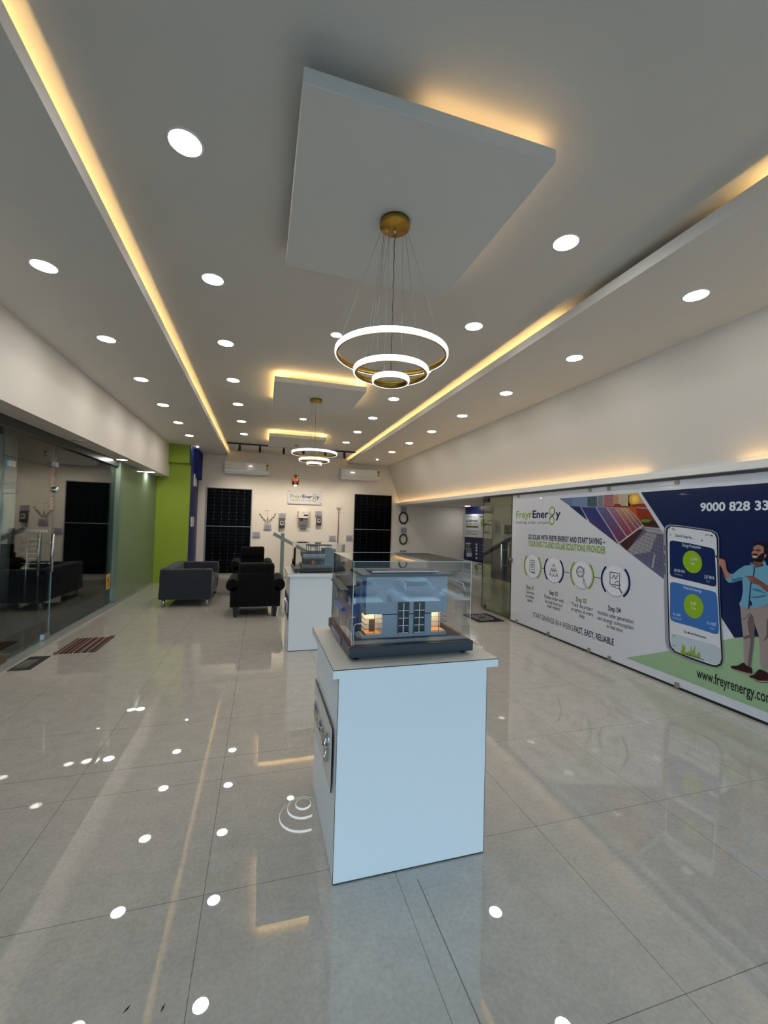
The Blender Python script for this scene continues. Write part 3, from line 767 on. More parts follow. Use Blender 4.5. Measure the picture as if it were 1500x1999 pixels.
# ================================================================== DISPLAY PLINTHS
def plinth(x0, x1, y0, y1, label):
    t = thing('display_plinth', label, 'plinth', ((x0+x1)/2, (y0+y1)/2, 0), 'white display plinths')
    MB().box((x0, y0, .004), (x1, y1, .885)).build('body', LAM, t)
    mb = MB()
    for x in (x0, x1): mb.box((x-.0012, y0-.0005, .004), (x+.0012, y0+.0012, .885))
    mb.box((x0, y0-.0003, .002), (x1, y0+.0012, .006)); mb.build('edge_banding', EDGE, t)
    MB().box((x0-.03, y0-.028, .885), (x1+.042, y1+.02, .922)).build('top_board', LAM, t)
    MB().box((x0-.03, y0-.028, .922), (x1+.042, y1+.02, .9235)).build('top_laminate', LAMTOP, t)
    e = MB()
    e.box((x0-.0305, y0-.0285, .920), (x1+.0425, y0-.027, .9236)); e.box((x0-.0306, y0-.028, .9215), (x0-.029, y1+.02, .9236)); e.box((x0-.0306, y1+.019, .9215), (x1+.042, y1+.0205, .9236))
    e.build('edge_line', EDGE, t)
    # acrylic plate with metal letters on the left side
    ps = MB().box((x0-.012, y0+.05, .36), (x0-.008, y1-.04, .635)); pl = ps.build('name_plate', mat('plate_acrylic', (206, 207, 212), .06, coat=.6), t)
    e = MB(); e.box((x0-.0122, y0+.05, .632), (x0-.0078, y1-.04, .6355)); e.box((x0-.0122, y0+.05, .36), (x0-.0078, y0+.0525, .635)); e.build('plate_edge', EDGE, pl)
    sh = Sheet('x', x0-.02, (0, -1, 0), (-1, 0, 0)); Wd = (y1-y0)-.22
    for txt, s0, w_ in (('Freyr', 0, .385), ('Ener', .405, .365), ('y', .905, .095)):
        vs, fs, W_ = text_geo(txt, .012); sx = Wd*w_/W_; sy = .07/.70; mb = MB()
        P0 = Vector((x0-.022, y1-.10-Wd*s0, .465))
        V = [mb.bm.verts.new(P0+Vector((0, -x*sx, y*sy))) for x, y in vs]; F_ = []
        for f in fs:
            try: F_.append(mb.bm.faces.new([V[i] for i in f]))
            except ValueError: pass
        bmesh.ops.remove_doubles(mb.bm, verts=mb.bm.verts[:], dist=1e-6)
        r_ = bmesh.ops.extrude_face_region(mb.bm, geom=mb.bm.faces[:])
        bmesh.ops.translate(mb.bm, vec=(.010, 0, 0), verts=[g for g in r_['geom'] if isinstance(g, bmesh.types.BMVert)])
        bmesh.ops.recalc_face_normals(mb.bm, faces=mb.bm.faces[:])
        mb.build('metal_letters', CHROME, pl)
    yc = y1-.10-Wd*.845; mb = MB()
    for zc_, r_ in ((.515, .026), (.455, .026)): mb.tube([(x0-.018, yc+.02*math.cos(a*PI/8), zc_+.036*math.sin(a*PI/8)) for a in range(16)], .005, n=6, closed=True)
    mb.build('metal_letters', CHROME, pl)
    return t
plinth(.345, 1.067, 1.800, 2.50, 'white display plinth in front, carrying the grey and blue model building')
plinth(.350, 1.045, 5.090, 5.78, 'white display plinth farther back, partly hidden, carrying the terrace house model')

def case(x0, x1, y0, y1, z0, z1, label, lid=.03):
    t = thing('acrylic_case', label, 'display case', ((x0+x1)/2, (y0+y1)/2, z0), 'clear acrylic cases')
    w = .004
    for nm, a, b, m in (('front_sheet', (x0, y0, z0), (x1, y0, z1), ACRY), ('back_sheet', (x0, y1, z0), (x1, y1, z1), ACRY),
                        ('side_sheet', (x0, y0, z0), (x0, y1, z1), ACRYS), ('side_sheet', (x1, y0, z0), (x1, y1, z1), ACRYS)):
        mb = MB()
        if a[1] == b[1]: mb.face([(x0, a[1], z0), (x1, a[1], z0), (x1, a[1], z1), (x0, a[1], z1)], m)
        else: mb.face([(a[0], y0, z0), (a[0], y1, z0), (a[0], y1, z1), (a[0], y0, z1)], m)
        mb.build(nm, None, t)
    MB().face([(x0, y0, z1), (x1, y0, z1), (x1, y1, z1), (x0, y1, z1)], ACRY).build('top_sheet', None, t)
    e = MB(); r = .0014; em = mat('acrylic_edge', (196, 204, 204), .15, 0, .8)
    for x in (x0, x1):
        for y in (y0, y1): e.box((x-r, y-r, z0), (x+r, y+r, z1))
    for y in (y0, y1): e.box((x0, y-r, z1-r), (x1, y+r, z1+r))
    for x in (x0, x1): e.box((x-r, y0, z1-r), (x+r, y1, z1+r))
    e.build('polished_edges', em, t)
    return t

# ---- model 1 (near)
X0, X1, Y0, Y1 = .402, 1.024, 1.862, 2.47
zt_ = .988
t = thing('model_tray', 'dark grey tray base under the near model building', 'tray', ((X0+X1)/2, (Y0+Y1)/2, .924))
MB().box((X0, Y0, .938), (X1, Y1, zt_)).build('tray_body', DARKT, t, bevel=.003)
for x in (X0+.04, X1-.04):
    for y in (Y0+.04, Y1-.04): MB().lathe([(0, 0), (.016, 0), (.018, .016), (0, .016)], (x, y, .9237), n=16).build('foot', BLACK, t)
MB().box((X0+.016, Y0+.016, zt_), (X1-.016, Y1-.016, zt_+.0015)).build('ground_board', mat('model_asphalt', (24, 23, 24), .6, noise=.2, nscale=200), t)
e = MB(); rd = mat('kerb_red', (112, 62, 60), .6)
e.box((X0+.008, Y0+.01, zt_), (X0+.026, Y1-.01, zt_+.003), rd); e.box((X1-.026, Y0+.01, zt_), (X1-.008, Y1-.01, zt_+.003), rd); e.box((X0+.026, Y1-.03, zt_), (X1-.026, Y1-.012, zt_+.003), rd); e.build('kerb', None, t)
lp = MB().box((X0-.003, Y0+.20, .942), (X0+.001, Y1-.12, .982)).build('tray_label', mat('tray_label', (62, 70, 92), .3), t)
sh = Sheet('x', X0-.0035, (0, -1, 0), (-1, 0, 0)); mb = MB()
for i, (a_, c_) in enumerate(((.1, .62), (.1, .8), (.1, .5))):
    L_ = (Y1-Y0-.32); z = .974-i*.011
    sh.poly(mb, [Vector((sh.val, Y1-.12-L_*a_, z)), Vector((sh.val, Y1-.12-L_*c_, z)), Vector((sh.val, Y1-.12-L_*c_, z+.005)), Vector((sh.val, Y1-.12-L_*a_, z+.005))], 1, ink(170, 172, 186), px=False)
mb.build('label_print', None, lp)

GB = mat('model_grey_wall', (150, 160, 170), .5); BL = mat('model_blue', (38, 66, 150), .35); WM = mat('model_white', (220, 222, 224), .4)
DW = mat('model_dark_window', (10, 13, 18), .08, coat=.5); BW = mat('model_blue_glass', (20, 62, 130), .08, coat=.5); RF = mat('model_roof', (44, 50, 54), .4)
WARM = emis('model_warm_light', (1, .78, .48), 1.0)
b = zt_+.0015
x0, x1, y0, y1, z1 = .505, .935, 1.985, 2.22, 1.292
t = thing('model_building', 'grey and blue architectural model building with lit corner shops, inside the near case', 'model building', ((x0+x1)/2, (y0+y1)/2, b))
hw_ = .085  # shop recess width
mb = MB()
mb.box((x0, y0+.012, 1.105), (x1, y1, z1))                       # upper storey
mb.box((x0+hw_, y0, b), (x1-hw_, y1, 1.105)); mb.box((x0+hw_, y0, 1.10), (x1-hw_, y0+.02, z1)); mb.box((x0, y0, 1.105), (x0+hw_, y0+.02, z1)); mb.box((x1-hw_, y0, 1.105), (x1, y0+.02, z1))
mb.box((x0, y0, b), (x0+hw_, y0+.008, b+.018)); mb.box((x1-hw_, y0, b), (x1, y0+.008, b+.018)); mb.box((x0, y0+.10, b), (x0+hw_, y1, 1.105)); mb.box((x1-hw_, y0+.10, b), (x1, y1, 1.105))
mb.build('walls', GB, t)
for xa, xb, nm in ((x0, x0+hw_, 'l'), (x1-hw_, x1, 'r')):
    sp = MB(); sp.box((xa+.004, y0+.01, b), (xb-.004, y0+.10, b+.02), mat('shop_floor', (214, 150, 84), .5)); sp.box((xa, y0+.085, b+.02), (xb, y0+.1, 1.10), mat('shop_back', (196, 184, 168), .6))
    shp = sp.build('corner_shop', None, t)
    MB().box((xa+.02, y0+.03, 1.098), (xb-.02, y0+.07, 1.101)).build('shop_light', emis('shop_light', (1, .8, .5), 9), shp)
    mu = MB(); c_ = xa+.045 if nm == 'l' else xa+.042
    mu.box((c_-.0012, y0+.001, b+.018), (c_+.0012, y0+.004, 1.105))
    for j in range(1, 4): mu.box((xa, y0+.001, b+.018+j*.025), (xb, y0+.0035, b+.0198+j*.025))
    sx_ = xa if nm == 'l' else xb
    for j in range(0, 5): mu.box((sx_-.0012, y0+.001, b+.018+j*.0235), (sx_+.0012, y0+.10, b+.0198+j*.0235))
    mu.build('mullions', BLACK, shp)
    if nm == 'l': MB().box((xa+.030, y0+.05, b+.02), (xa+.060, y0+.053, 1.07)).build('shop_door', mat('model_brown_door', (84, 58, 50), .5), shp)
for u0, u1 in ((.668, .728), (.752, .812)):
    f = MB().box((u0, y0-.004, b+.015), (u1, y0+.002, 1.162)).build('window', mat('model_frame_dark', (30, 36, 44), .4), t)
    g = MB().box((u0+.005, y0-.0045, b+.02), (u1-.005, y0-.0035, 1.157)).build('pane', DW, f)
    q = MB(); q.box(((u0+u1)/2-.0022, y0-.006, b+.02), ((u0+u1)/2+.0022, y0-.004, 1.157))
    for j in range(3): zz = b+.02+(j+1)*(1.157-b-.02)/4; q.box((u0+.004, y0-.006, zz-.0018), (u1-.004, y0-.004, zz+.0018))
    q.box((u0+.004, y0-.006, b+.018), (u1-.004, y0-.004, b+.022)); q.build('glazing_bars', WM, f)
MB().box((x0-.03, y0-.028, z1), (x1+.02, y1+.02, z1+.012)).build('roof', RF, t)
MB().prism([(x0+.03, y0+.01, z1+.02), (x1-.05, y0+.01, z1+.02), (x1-.05, y0+.16, z1+.016), (x0+.03, y0+.16, z1+.016)], (0, 0, .003), mat('model_solar', (26, 28, 34), .25)).build('roof_solar_panel', None, t)
MB().box((x0+.028, y0+.004, z1+.018), (x1-.048, y0+.011, z1+.0235)).build('solar_frame', WM, t)
mb = MB()
for x in (x0+.05, .72, x1-.08): mb.box((x, y0+.02, z1+.01), (x+.004, y0+.024, z1+.022)); mb.box((x, y0+.14, z1+.01), (x+.004, y0+.144, z1+.016))
mb.build('solar_stands', RF, t)
# blue trim and left annexe
xa = x0-.075; y1 = 2.36
mb = MB(); mb.box((x0-.004, y0+.012, 1.14), (x0, y0+.035, z1)); mb.box((x0-.004, y0+.05, 1.15), (x0+.0, y0+.075, z1)); mb.build('blue_stripes', BL, t)
mb = MB(); mb.box((xa, y0+.14, 1.09), (x0, y1, 1.205), BL); mb.box((xa+.012, y0+.15, b), (x0, y1, 1.09), mat('model_taupe', (116, 106, 98), .6)); ax_ = mb.build('side_annexe', None, t)
mb = MB()
for i, yy_ in enumerate((y0+.155, y0+.205, y0+.255, y0+.305)): 
    mb.box((xa-.001, yy_, 1.165), (xa+.002, yy_+.03, 1.2), DW); mb.box((xa-.001, yy_+.012, 1.13), (xa+.002, yy_+.034, 1.162), WM)
for i, xx in enumerate((xa+.008, xa+.034)): mb.box((xx, y0+.139, 1.165), (xx+.018, y0+.142, 1.2), DW); mb.box((xx+.008, y0+.139, 1.13), (xx+.022, y0+.142, 1.16), WM)
mb.build('annexe_windows', None, ax_)
MB().prism([(xa-.035, y0+.10, 1.205), (x0, y0+.10, 1.215), (x0, y1+.02, 1.235), (xa-.035, y1+.02, 1.222)], (0, 0, .006)).build('annexe_roof', RF, ax_)
MB().prism([(xa-.012, y0+.14, 1.222), (x0-.004, y0+.14, 1.226), (x0-.004, y1, 1.25), (xa-.012, y1, 1.246)], (0, 0, .003), mat('model_solar', (26, 28, 34), .25)).build('annexe_solar_panel', None, ax_)
MB().prism([(xa-.004, y0+.125, 1.13), (xa-.03, y0+.12, 1.105), (x0-.005, y0+.12, 1.075), (x0-.005, y0+.135, 1.12)], (0, .24, 0)).build('awning', BL, ax_)
for yy_ in (y0+.17, y0+.255):
    pts = [(xa+.010, yy_, b), (xa+.010, yy_+.06, b), (xa+.010, yy_+.06, 1.05)]+[(xa+.010, yy_+.03+.03*math.cos(a_*PI/8), 1.05+.025*math.sin(a_*PI/8)) for a_ in range(1, 8)]+[(xa+.010, yy_, 1.05)]
    MB().prism(pts, (-.003, 0, 0)).build('arched_window', BW, ax_)
for xx in (xa+.016, xa+.048):
    pts = [(xx, y0+.149, b), (xx+.024, y0+.149, b), (xx+.024, y0+.149, 1.05)]+[(xx+.012+.012*math.cos(a_*PI/8), y0+.149, 1.05+.015*math.sin(a_*PI/8)) for a_ in range(1, 8)]+[(xx, y0+.149, 1.05)]
    MB().prism(pts, (0, -.003, 0)).build('arched_window', BW, ax_)
MB().box((xa+.002, y0+.03, 1.0), (xa+.03, y0+.11, 1.035)).build('porch_box', mat('model_slate_blue', (82, 84, 110), .6), ax_)
mb = MB()
for i in range(3): mb.box((x0-.02-.008*i, y0+.0+.01*i, b), (x0, y0+.10, b+.012-.004*i))
mb.build('entrance_steps', GB, t)

def street_lamp(x, y, z, dirx, label, h=.10, grp='tiny model street lamps'):
    t = thing('model_street_lamp', label, 'model street lamp', (x, y, z), grp)
    MB().tube([(x, y, z), (x, y, z+h*.85), (x+dirx*.006, y, z+h*.97), (x+dirx*.02, y, z+h), (x+dirx*.034, y, z+h)], [.002, .0016, .0014, .0012, .001], n=6).build('pole', WM, t)
    MB().box((x+dirx*.024-.006, y-.002, z+h-.003), (x+dirx*.030+.006, y+.002, z+h+.001)).build('lamp_head', WM, t)
for (yy_, lb) in ((1.885, 'tiny white model street lamp at the near left corner of the near tray'), (2.02, 'tiny white model street lamp, second along the left edge of the near tray'),
                  (2.22, 'tiny white model street lamp, third along the left edge of the near tray'), (2.40, 'tiny white model street lamp at the far left of the near tray')):
    street_lamp(.424, yy_, zt_+.001, 1, lb)
for (yy_, lb) in ((1.93, 'tiny white model street lamp at the near right of the near tray'), (2.13, 'tiny white model street lamp in the middle of the right edge of the near tray'), (2.36, 'tiny white model street lamp at the far right of the near tray')):
    street_lamp(.990, yy_, zt_+.001, -1, lb, .085)
case(.416, 1.016, 1.884, 2.455, zt_+.003, 1.374, 'clear acrylic case over the near model building')

# ---- model 2 (far)
t = thing('model_tray', 'black tray base under the far terrace house model', 'tray', (.71, 5.4, .9237))
MB().box((.40, 5.10, .938), (1.02, 5.70, .975)).build('tray_body', mat('black_tray', (34, 36, 38), .35), t, bevel=.003)
for x in (.45, .97):
    for y in (5.15, 5.65): MB().lathe([(0, 0), (.016, 0), (.018, .016), (0, .016)], (x, y, .9237), n=12).build('foot', WPLAS, t)
t = thing('model_house', 'grey terrace house model with black roof pergola, inside the far case', 'model building', (.75, 5.4, .975))
g2 = mat('model_slate', (112, 122, 126), .5)
MB().box((.50, 5.22, .976), (.985, 5.6, 1.01)).build('plot_wall', g2, t)
MB().box((.53, 5.26, 1.01), (.78, 5.58, 1.085)).build('ground_floor', mat('model_dark_slate', (66, 72, 76), .5), t)
MB().box((.78, 5.24, .976), (.92, 5.58, 1.20)).build('stair_tower', g2, t)
MB().box((.515, 5.23, 1.085), (.79, 5.58, 1.10)).build('terrace_slab', g2, t)
mb = MB()
for i in range(22): mb.box((.52+i*.012, 5.231, 1.10), (.524+i*.012, 5.234, 1.132))
mb.box((.515, 5.229, 1.132), (.79, 5.236, 1.14)); mb.box((.515, 5.229, 1.10), (.518, 5.58, 1.14)); mb.build('balustrade', WM, t)
MB().box((.51, 5.32, 1.10), (.79, 5.58, 1.16)).build('upper_floor', g2, t)
MB().box((.565, 5.25, 1.245), (.87, 5.52, 1.253)).build('pergola_roof', BLACK, t)
mb = MB()
for x in (.575, .60, .69, .71, .83, .855):
    for y in (5.26, 5.5): mb.box((x-.003, y-.003, 1.10), (x+.003, y+.003, 1.245))
mb.build('pergola_posts', BLACK, t)
MB().box((.625, 5.255, 1.012), (.655, 5.262, 1.06)).build('door', mat('model_orange', (196, 110, 56), .4), t)
mb = MB()
for x in (.545, .70): mb.box((x, 5.256, 1.02), (x+.05, 5.261, 1.055))
mb.build('window', DW, t)
MB().box((.93, 5.45, .976), (.99, 5.6, 1.03)).build('shed', g2, t)
case(.412, 1.012, 5.12, 5.69, .977, 1.272, 'clear acrylic case over the far terrace house model')
w_ = thing('reflection_panel', 'small grey panel standing in for a side reflection, at the left inside the far case', 'reflection panel', (.425, 5.3, .977))  # grey panel imitates the dark reflection in the case's left side sheet
MB().box((.418, 5.22, .985), (.424, 5.5, 1.19)).build('board', mat('model_brown_grey', (104, 96, 84), .5), w_)
MB().box((.418, 5.35, .977), (.424, 5.36, .99)).build('stand', BLACK, w_)

# ================================================================== DOORMATS, SMALL FLOOR THINGS
def stripe_mat():
    m = bpy.data.materials.new('striped_weave'); m.use_nodes = True; n_ = m.node_tree; pb = n_.nodes['Principled BSDF']; pb.inputs['Roughness'].default_value = .95
    g = n_.nodes.new('ShaderNodeNewGeometry'); sp = n_.nodes.new('ShaderNodeSeparateXYZ'); n_.links.new(g.outputs['Position'], sp.inputs[0])
    r = n_.nodes.new('ShaderNodeValToRGB'); r.color_ramp.interpolation = 'CONSTANT'
    mp = n_.nodes.new('ShaderNodeMapRange'); mp.inputs[1].default_value = -2.16; mp.inputs[2].default_value = -1.74; n_.links.new(sp.outputs[0], mp.inputs[0])
    cols = [(70, 60, 40), (110, 40, 44), (150, 130, 84), (60, 22, 28), (120, 104, 92), (34, 20, 24), (150, 110, 60), (84, 26, 34), (170, 160, 150), (46, 20, 26), (96, 70, 84), (130, 118, 100), (58, 24, 30), (150, 140, 110), (66, 34, 44), (90, 80, 50)]
    e = r.color_ramp.elements; e[0].color = srgb(*cols[0]); e[1].position = .9; e[1].color = srgb(*cols[-1])
    ps = [.06, .1, .13, .2, .235, .32, .35, .43, .46, .55, .6, .66, .76, .8]
    for p_, c_ in zip(ps, cols[1:-1]): q = e.new(p_); q.color = srgb(*c_)
    n_.links.new(mp.outputs[0], r.inputs[0]); n_.links.new(r.outputs[0], pb.inputs['Base Color']); return m
t = thing('striped_doormat', 'red and brown striped woven doormat before the left glass door', 'doormat', (-1.95, 5.77, 0))
MB().box((-2.15, 5.49, .001), (-1.75, 6.10, .009)).build('weave', stripe_mat(), t)
mb = MB(); mb.tube([(-2.15, 5.485, .009), (-1.76, 5.485, .009)][:1]+[(-2.12, 5.485, .009)], .018, n=8) ; mb.tube([(-1.79, 6.10, .010), (-1.745, 6.10, .012)], .016, n=8)
mb.build('rolled_corners', mat('mat_edge', (110, 98, 82), .95), t)
t = thing('black_doormat', 'black patterned doormat before the right glass door', 'doormat', (3.63, 6.3, 0))
MB().box((3.40, 6.02, .001), (3.87, 6.58, .011)).build('pad', mat('rubber_mat', (20, 20, 21), .8), t)
mb = MB(); gm = mat('mat_grey_pattern', (150, 148, 144), .8)
for i in range(6):
    x = 3.475+i*.058; a_, c_ = (6.12, 6.48) if i not in (0, 5) else (6.18, 6.42)
    if i in (2, 3): mb.box((x-.010, a_, .011), (x+.010, 6.26, .0125)); mb.box((x-.010, 6.33, .011), (x+.010, c_, .0125))
    else: mb.box((x-.012, a_, .011), (x+.012, c_, .0125))
mb.box((3.47, 6.10, .011), (3.62, 6.12, .0125)); mb.box((3.66, 6.48, .011), (3.8, 6.50, .0125)); mb.build('grey_pattern', gm, t)
t = thing('door_floor_plate', 'steel and black floor spring plate at the foot of the left glass door', 'floor plate', (-2.25, 5.1, 0))
MB().box((-2.34, 4.99, .001), (-2.15, 5.42, .006)).build('plate', mat('dark_plate', (36, 34, 36), .5), t)
MB().box((-2.32, 5.05, .006), (-2.2, 5.3, .009)).build('cover', STEEL, t)
t = thing('gold_sticker', 'small golden sticker low on the left glass beside the green glass panel', 'sticker', (XG+.007, 8.12, .42))
MB().box((XG+.0065, 8.02, .30), (XG+.0075, 8.22, .56)).build('sheet', mat('gold_paper', (204, 160, 70), .5), t)
mb = MB(); mb.tube([(XG+.008, 8.16, .52), (XG+.008, 8.12, .42), (XG+.008, 8.13, .34)], .006, n=5); mb.tube([(XG+.008, 8.08, .5), (XG+.008, 8.12, .42)], .006, n=5); mb.build('mark', mat('sticker_mark', (90, 52, 24), .5), t)

# outside the left glass: garlands, cloth-covered pillar, steel railing
def garland(x, y, z0, z1, label):
    t = thing('marigold_garland', label, 'garland', (x, y, z0), 'marigold garlands')
    mb = MB(); z = z1; k = 0
    om = mat('marigold', (208, 92, 22), .8, noise=.3, nscale=90)
    while z > z0:
        r = .032; c = (x+random.uniform(-.006, .006), y+random.uniform(-.006, .006), z)
        mb.lathe([(0, .022)]+[(r*(.6+.4*(j % 2)), .022-.011*j) for j in range(1, 4)]+[(0, -.022)], c, om, n=9); z -= .042
    mb.build('flower_string', None, t); MB().tube([(x, y, z1), (x, y, 2.45)], .002, n=4).build('thread', wm, t)
garland(XG-.12, 6.32, 1.62, 2.25, 'orange marigold garland hanging outside the left glass by the door lock')
garland(XG-.12, 4.93, 1.55, 2.25, 'orange marigold garland hanging outside the left glass at the picture edge')
t = thing('white_pillar', 'round pillar outside the left glass front, white above and dark grey below', 'pillar', (-3.50, 6.9, 0))
MB().lathe([(0, -.02), (.21, -.02), (.21, 1.27), (0, 1.27)], (-3.50, 6.9, 0), n=40).build('lower_shaft', mat('pillar_dark', (60, 62, 64), .5), t)
MB().lathe([(0, 1.27), (.20, 1.27), (.235, 1.33), (.24, 1.40), (.24, 2.6), (0, 2.6)], (-3.50, 6.9, 0), n=40).build('upper_shaft', mat('pillar_white', (214, 220, 224), .5), t)
t = thing('steel_railing', 'bright steel railing with horizontal bars outside the left glass', 'railing', (-3.4, 8.0, -.012))
p = at(36, 1036, 'y', 8.0); q = at(92, 1036, 'y', 8.0)
xa_, xb_ = p.x, q.x
MB().tube([(xa_, 8.0, p.z), (xb_, 8.0, p.z)], .022, n=12).build('handrail', mat('railing_white', (235, 238, 240), .3), t)
for x in (xa_+.16*(xb_-xa_)*2, xb_-.25*(xb_-xa_)): MB().tube([(x, 8.0, -.02), (x, 8.0, p.z)], .018, n=10).build('post', STEEL, t)
for i in range(7): z = p.z-.13-.078*i; MB().tube([(xa_+.05, 8.0, z), (xb_-.08, 8.0, z)], .010, n=8).build('rail', mat('railing_white', (235, 238, 240), .3), t)

# ================================================================== RIGHT GLASS DOOR
door2 = sname('door_2')
MB().box((XR-.005, 6.06, .035), (XR+.005, 6.99, 2.06), glass('door_glass', (.80, .85, .72), 1.5)).build('glass_leaf', None, door2)
mb = MB(); mb.box((XR-.006, 6.985, .035), (XR+.006, 6.992, 2.06)); mb.box((XR-.006, 6.058, .035), (XR+.006, 6.066, 2.06)); mb.box((XR-.006, 6.06, .033), (XR+.006, 6.99, .04)); mb.build('leaf_edge', mat('dark_glass_edge', (38, 44, 36), .2), door2)
MB().box((XR-.02, 6.86, .035), (XR+.02, 6.99, .105)).build('floor_pivot', mat('bronze_fitting', (120, 104, 92), .35, .7), door2)
MB().box((XR-.02, 6.80, 1.985), (XR+.02, 6.99, 2.06)).build('top_pivot', BLACK, door2)
pull_handle(XR, 6.24, .79, 1.25, door2)
MB().lathe([(0, -.04), (.03, -.04), (.042, -.02), (.042, .02), (.03, .04), (0, .04)], (XR, 6.055, 1.0), axis='x', n=24).build('round_lock', mat('lock_brown', (120, 104, 98), .3, .8), door2)

# ================================================================== BANNER GLASS
win3 = sname('window_3')
BY0 = .9
MB().box((XR+.004, BY0, .02), (XR+.014, 6.05, 2.068), mat('backing_glass', (210, 214, 216), .1)).build('glass_sheet', None, win3)
MB().box((XR-.004, BY0, .0), (XR+.03, 6.05, .018)).build('sill_line', BLACK, win3)
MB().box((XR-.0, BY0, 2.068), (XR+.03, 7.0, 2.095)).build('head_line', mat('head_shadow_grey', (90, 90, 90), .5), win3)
struct(MB().box((XR-.02, YF, 0), (XR+.05, BY0, 2.095)).build('wall_right_end', PAINT))
def clip(y, z, parent=win3, h=.04): MB().box((XR-.016, y-.02, z-h/2), (XR+.02, y+.02, z+h/2)).build('glass_clip', mat('clip_bronze', (150, 146, 136), .3, .5), parent)
for (u, v) in ((1013, 967), (1153, 955), (1190, 951), (1323, 940)): p = at(u, v, 'x', XR); clip(p.y, 2.045)
for (u, v) in ((1010, 1216), (1071, 1244), (1151, 1272), (1191, 1288), (1323, 1340)): p = at(u, v, 'x', XR); clip(p.y, .035, h=.05)

BN = Sheet('x', XR, (0, -1, 0), (-1, 0, 0), .0007)
ban = thing('printed_banner', 'large printed solar advertising banner covering the right glass wall', 'banner', (XR, 3.5, .03))
WH, NV, LG, GR = mat('banner_white', (206, 208, 216), .18, coat=.5), ink(4, 26, 70), ink(126, 156, 48), ink(62, 66, 78)
PG = ink(148, 176, 138)
def part(name, fn, parent=ban):
    mb = MB(); fn(mb); return mb.build(name, None, parent)
part('vinyl_sheet', lambda mb: BN.poly(mb, [Vector((XR, 6.05, .022)), Vector((XR, BY0, .022)), Vector((XR, BY0, 2.066)), Vector((XR, 6.05, 2.066))], 0, WH, px=False))
def navy(mb):
    BN.poly(mb, [(1252, 961), (1510, 942), (1530, 1240), (1435, 1246), (1411, 1209), (1330, 1080)], 1, NV)
part('navy_field', navy)
part('green_field', lambda mb: BN.poly(mb, [(1222, 1284), (1310, 1270), (1435, 1245), (1540, 1236), (1540, 1405), (1499, 1391)], 1, PG))

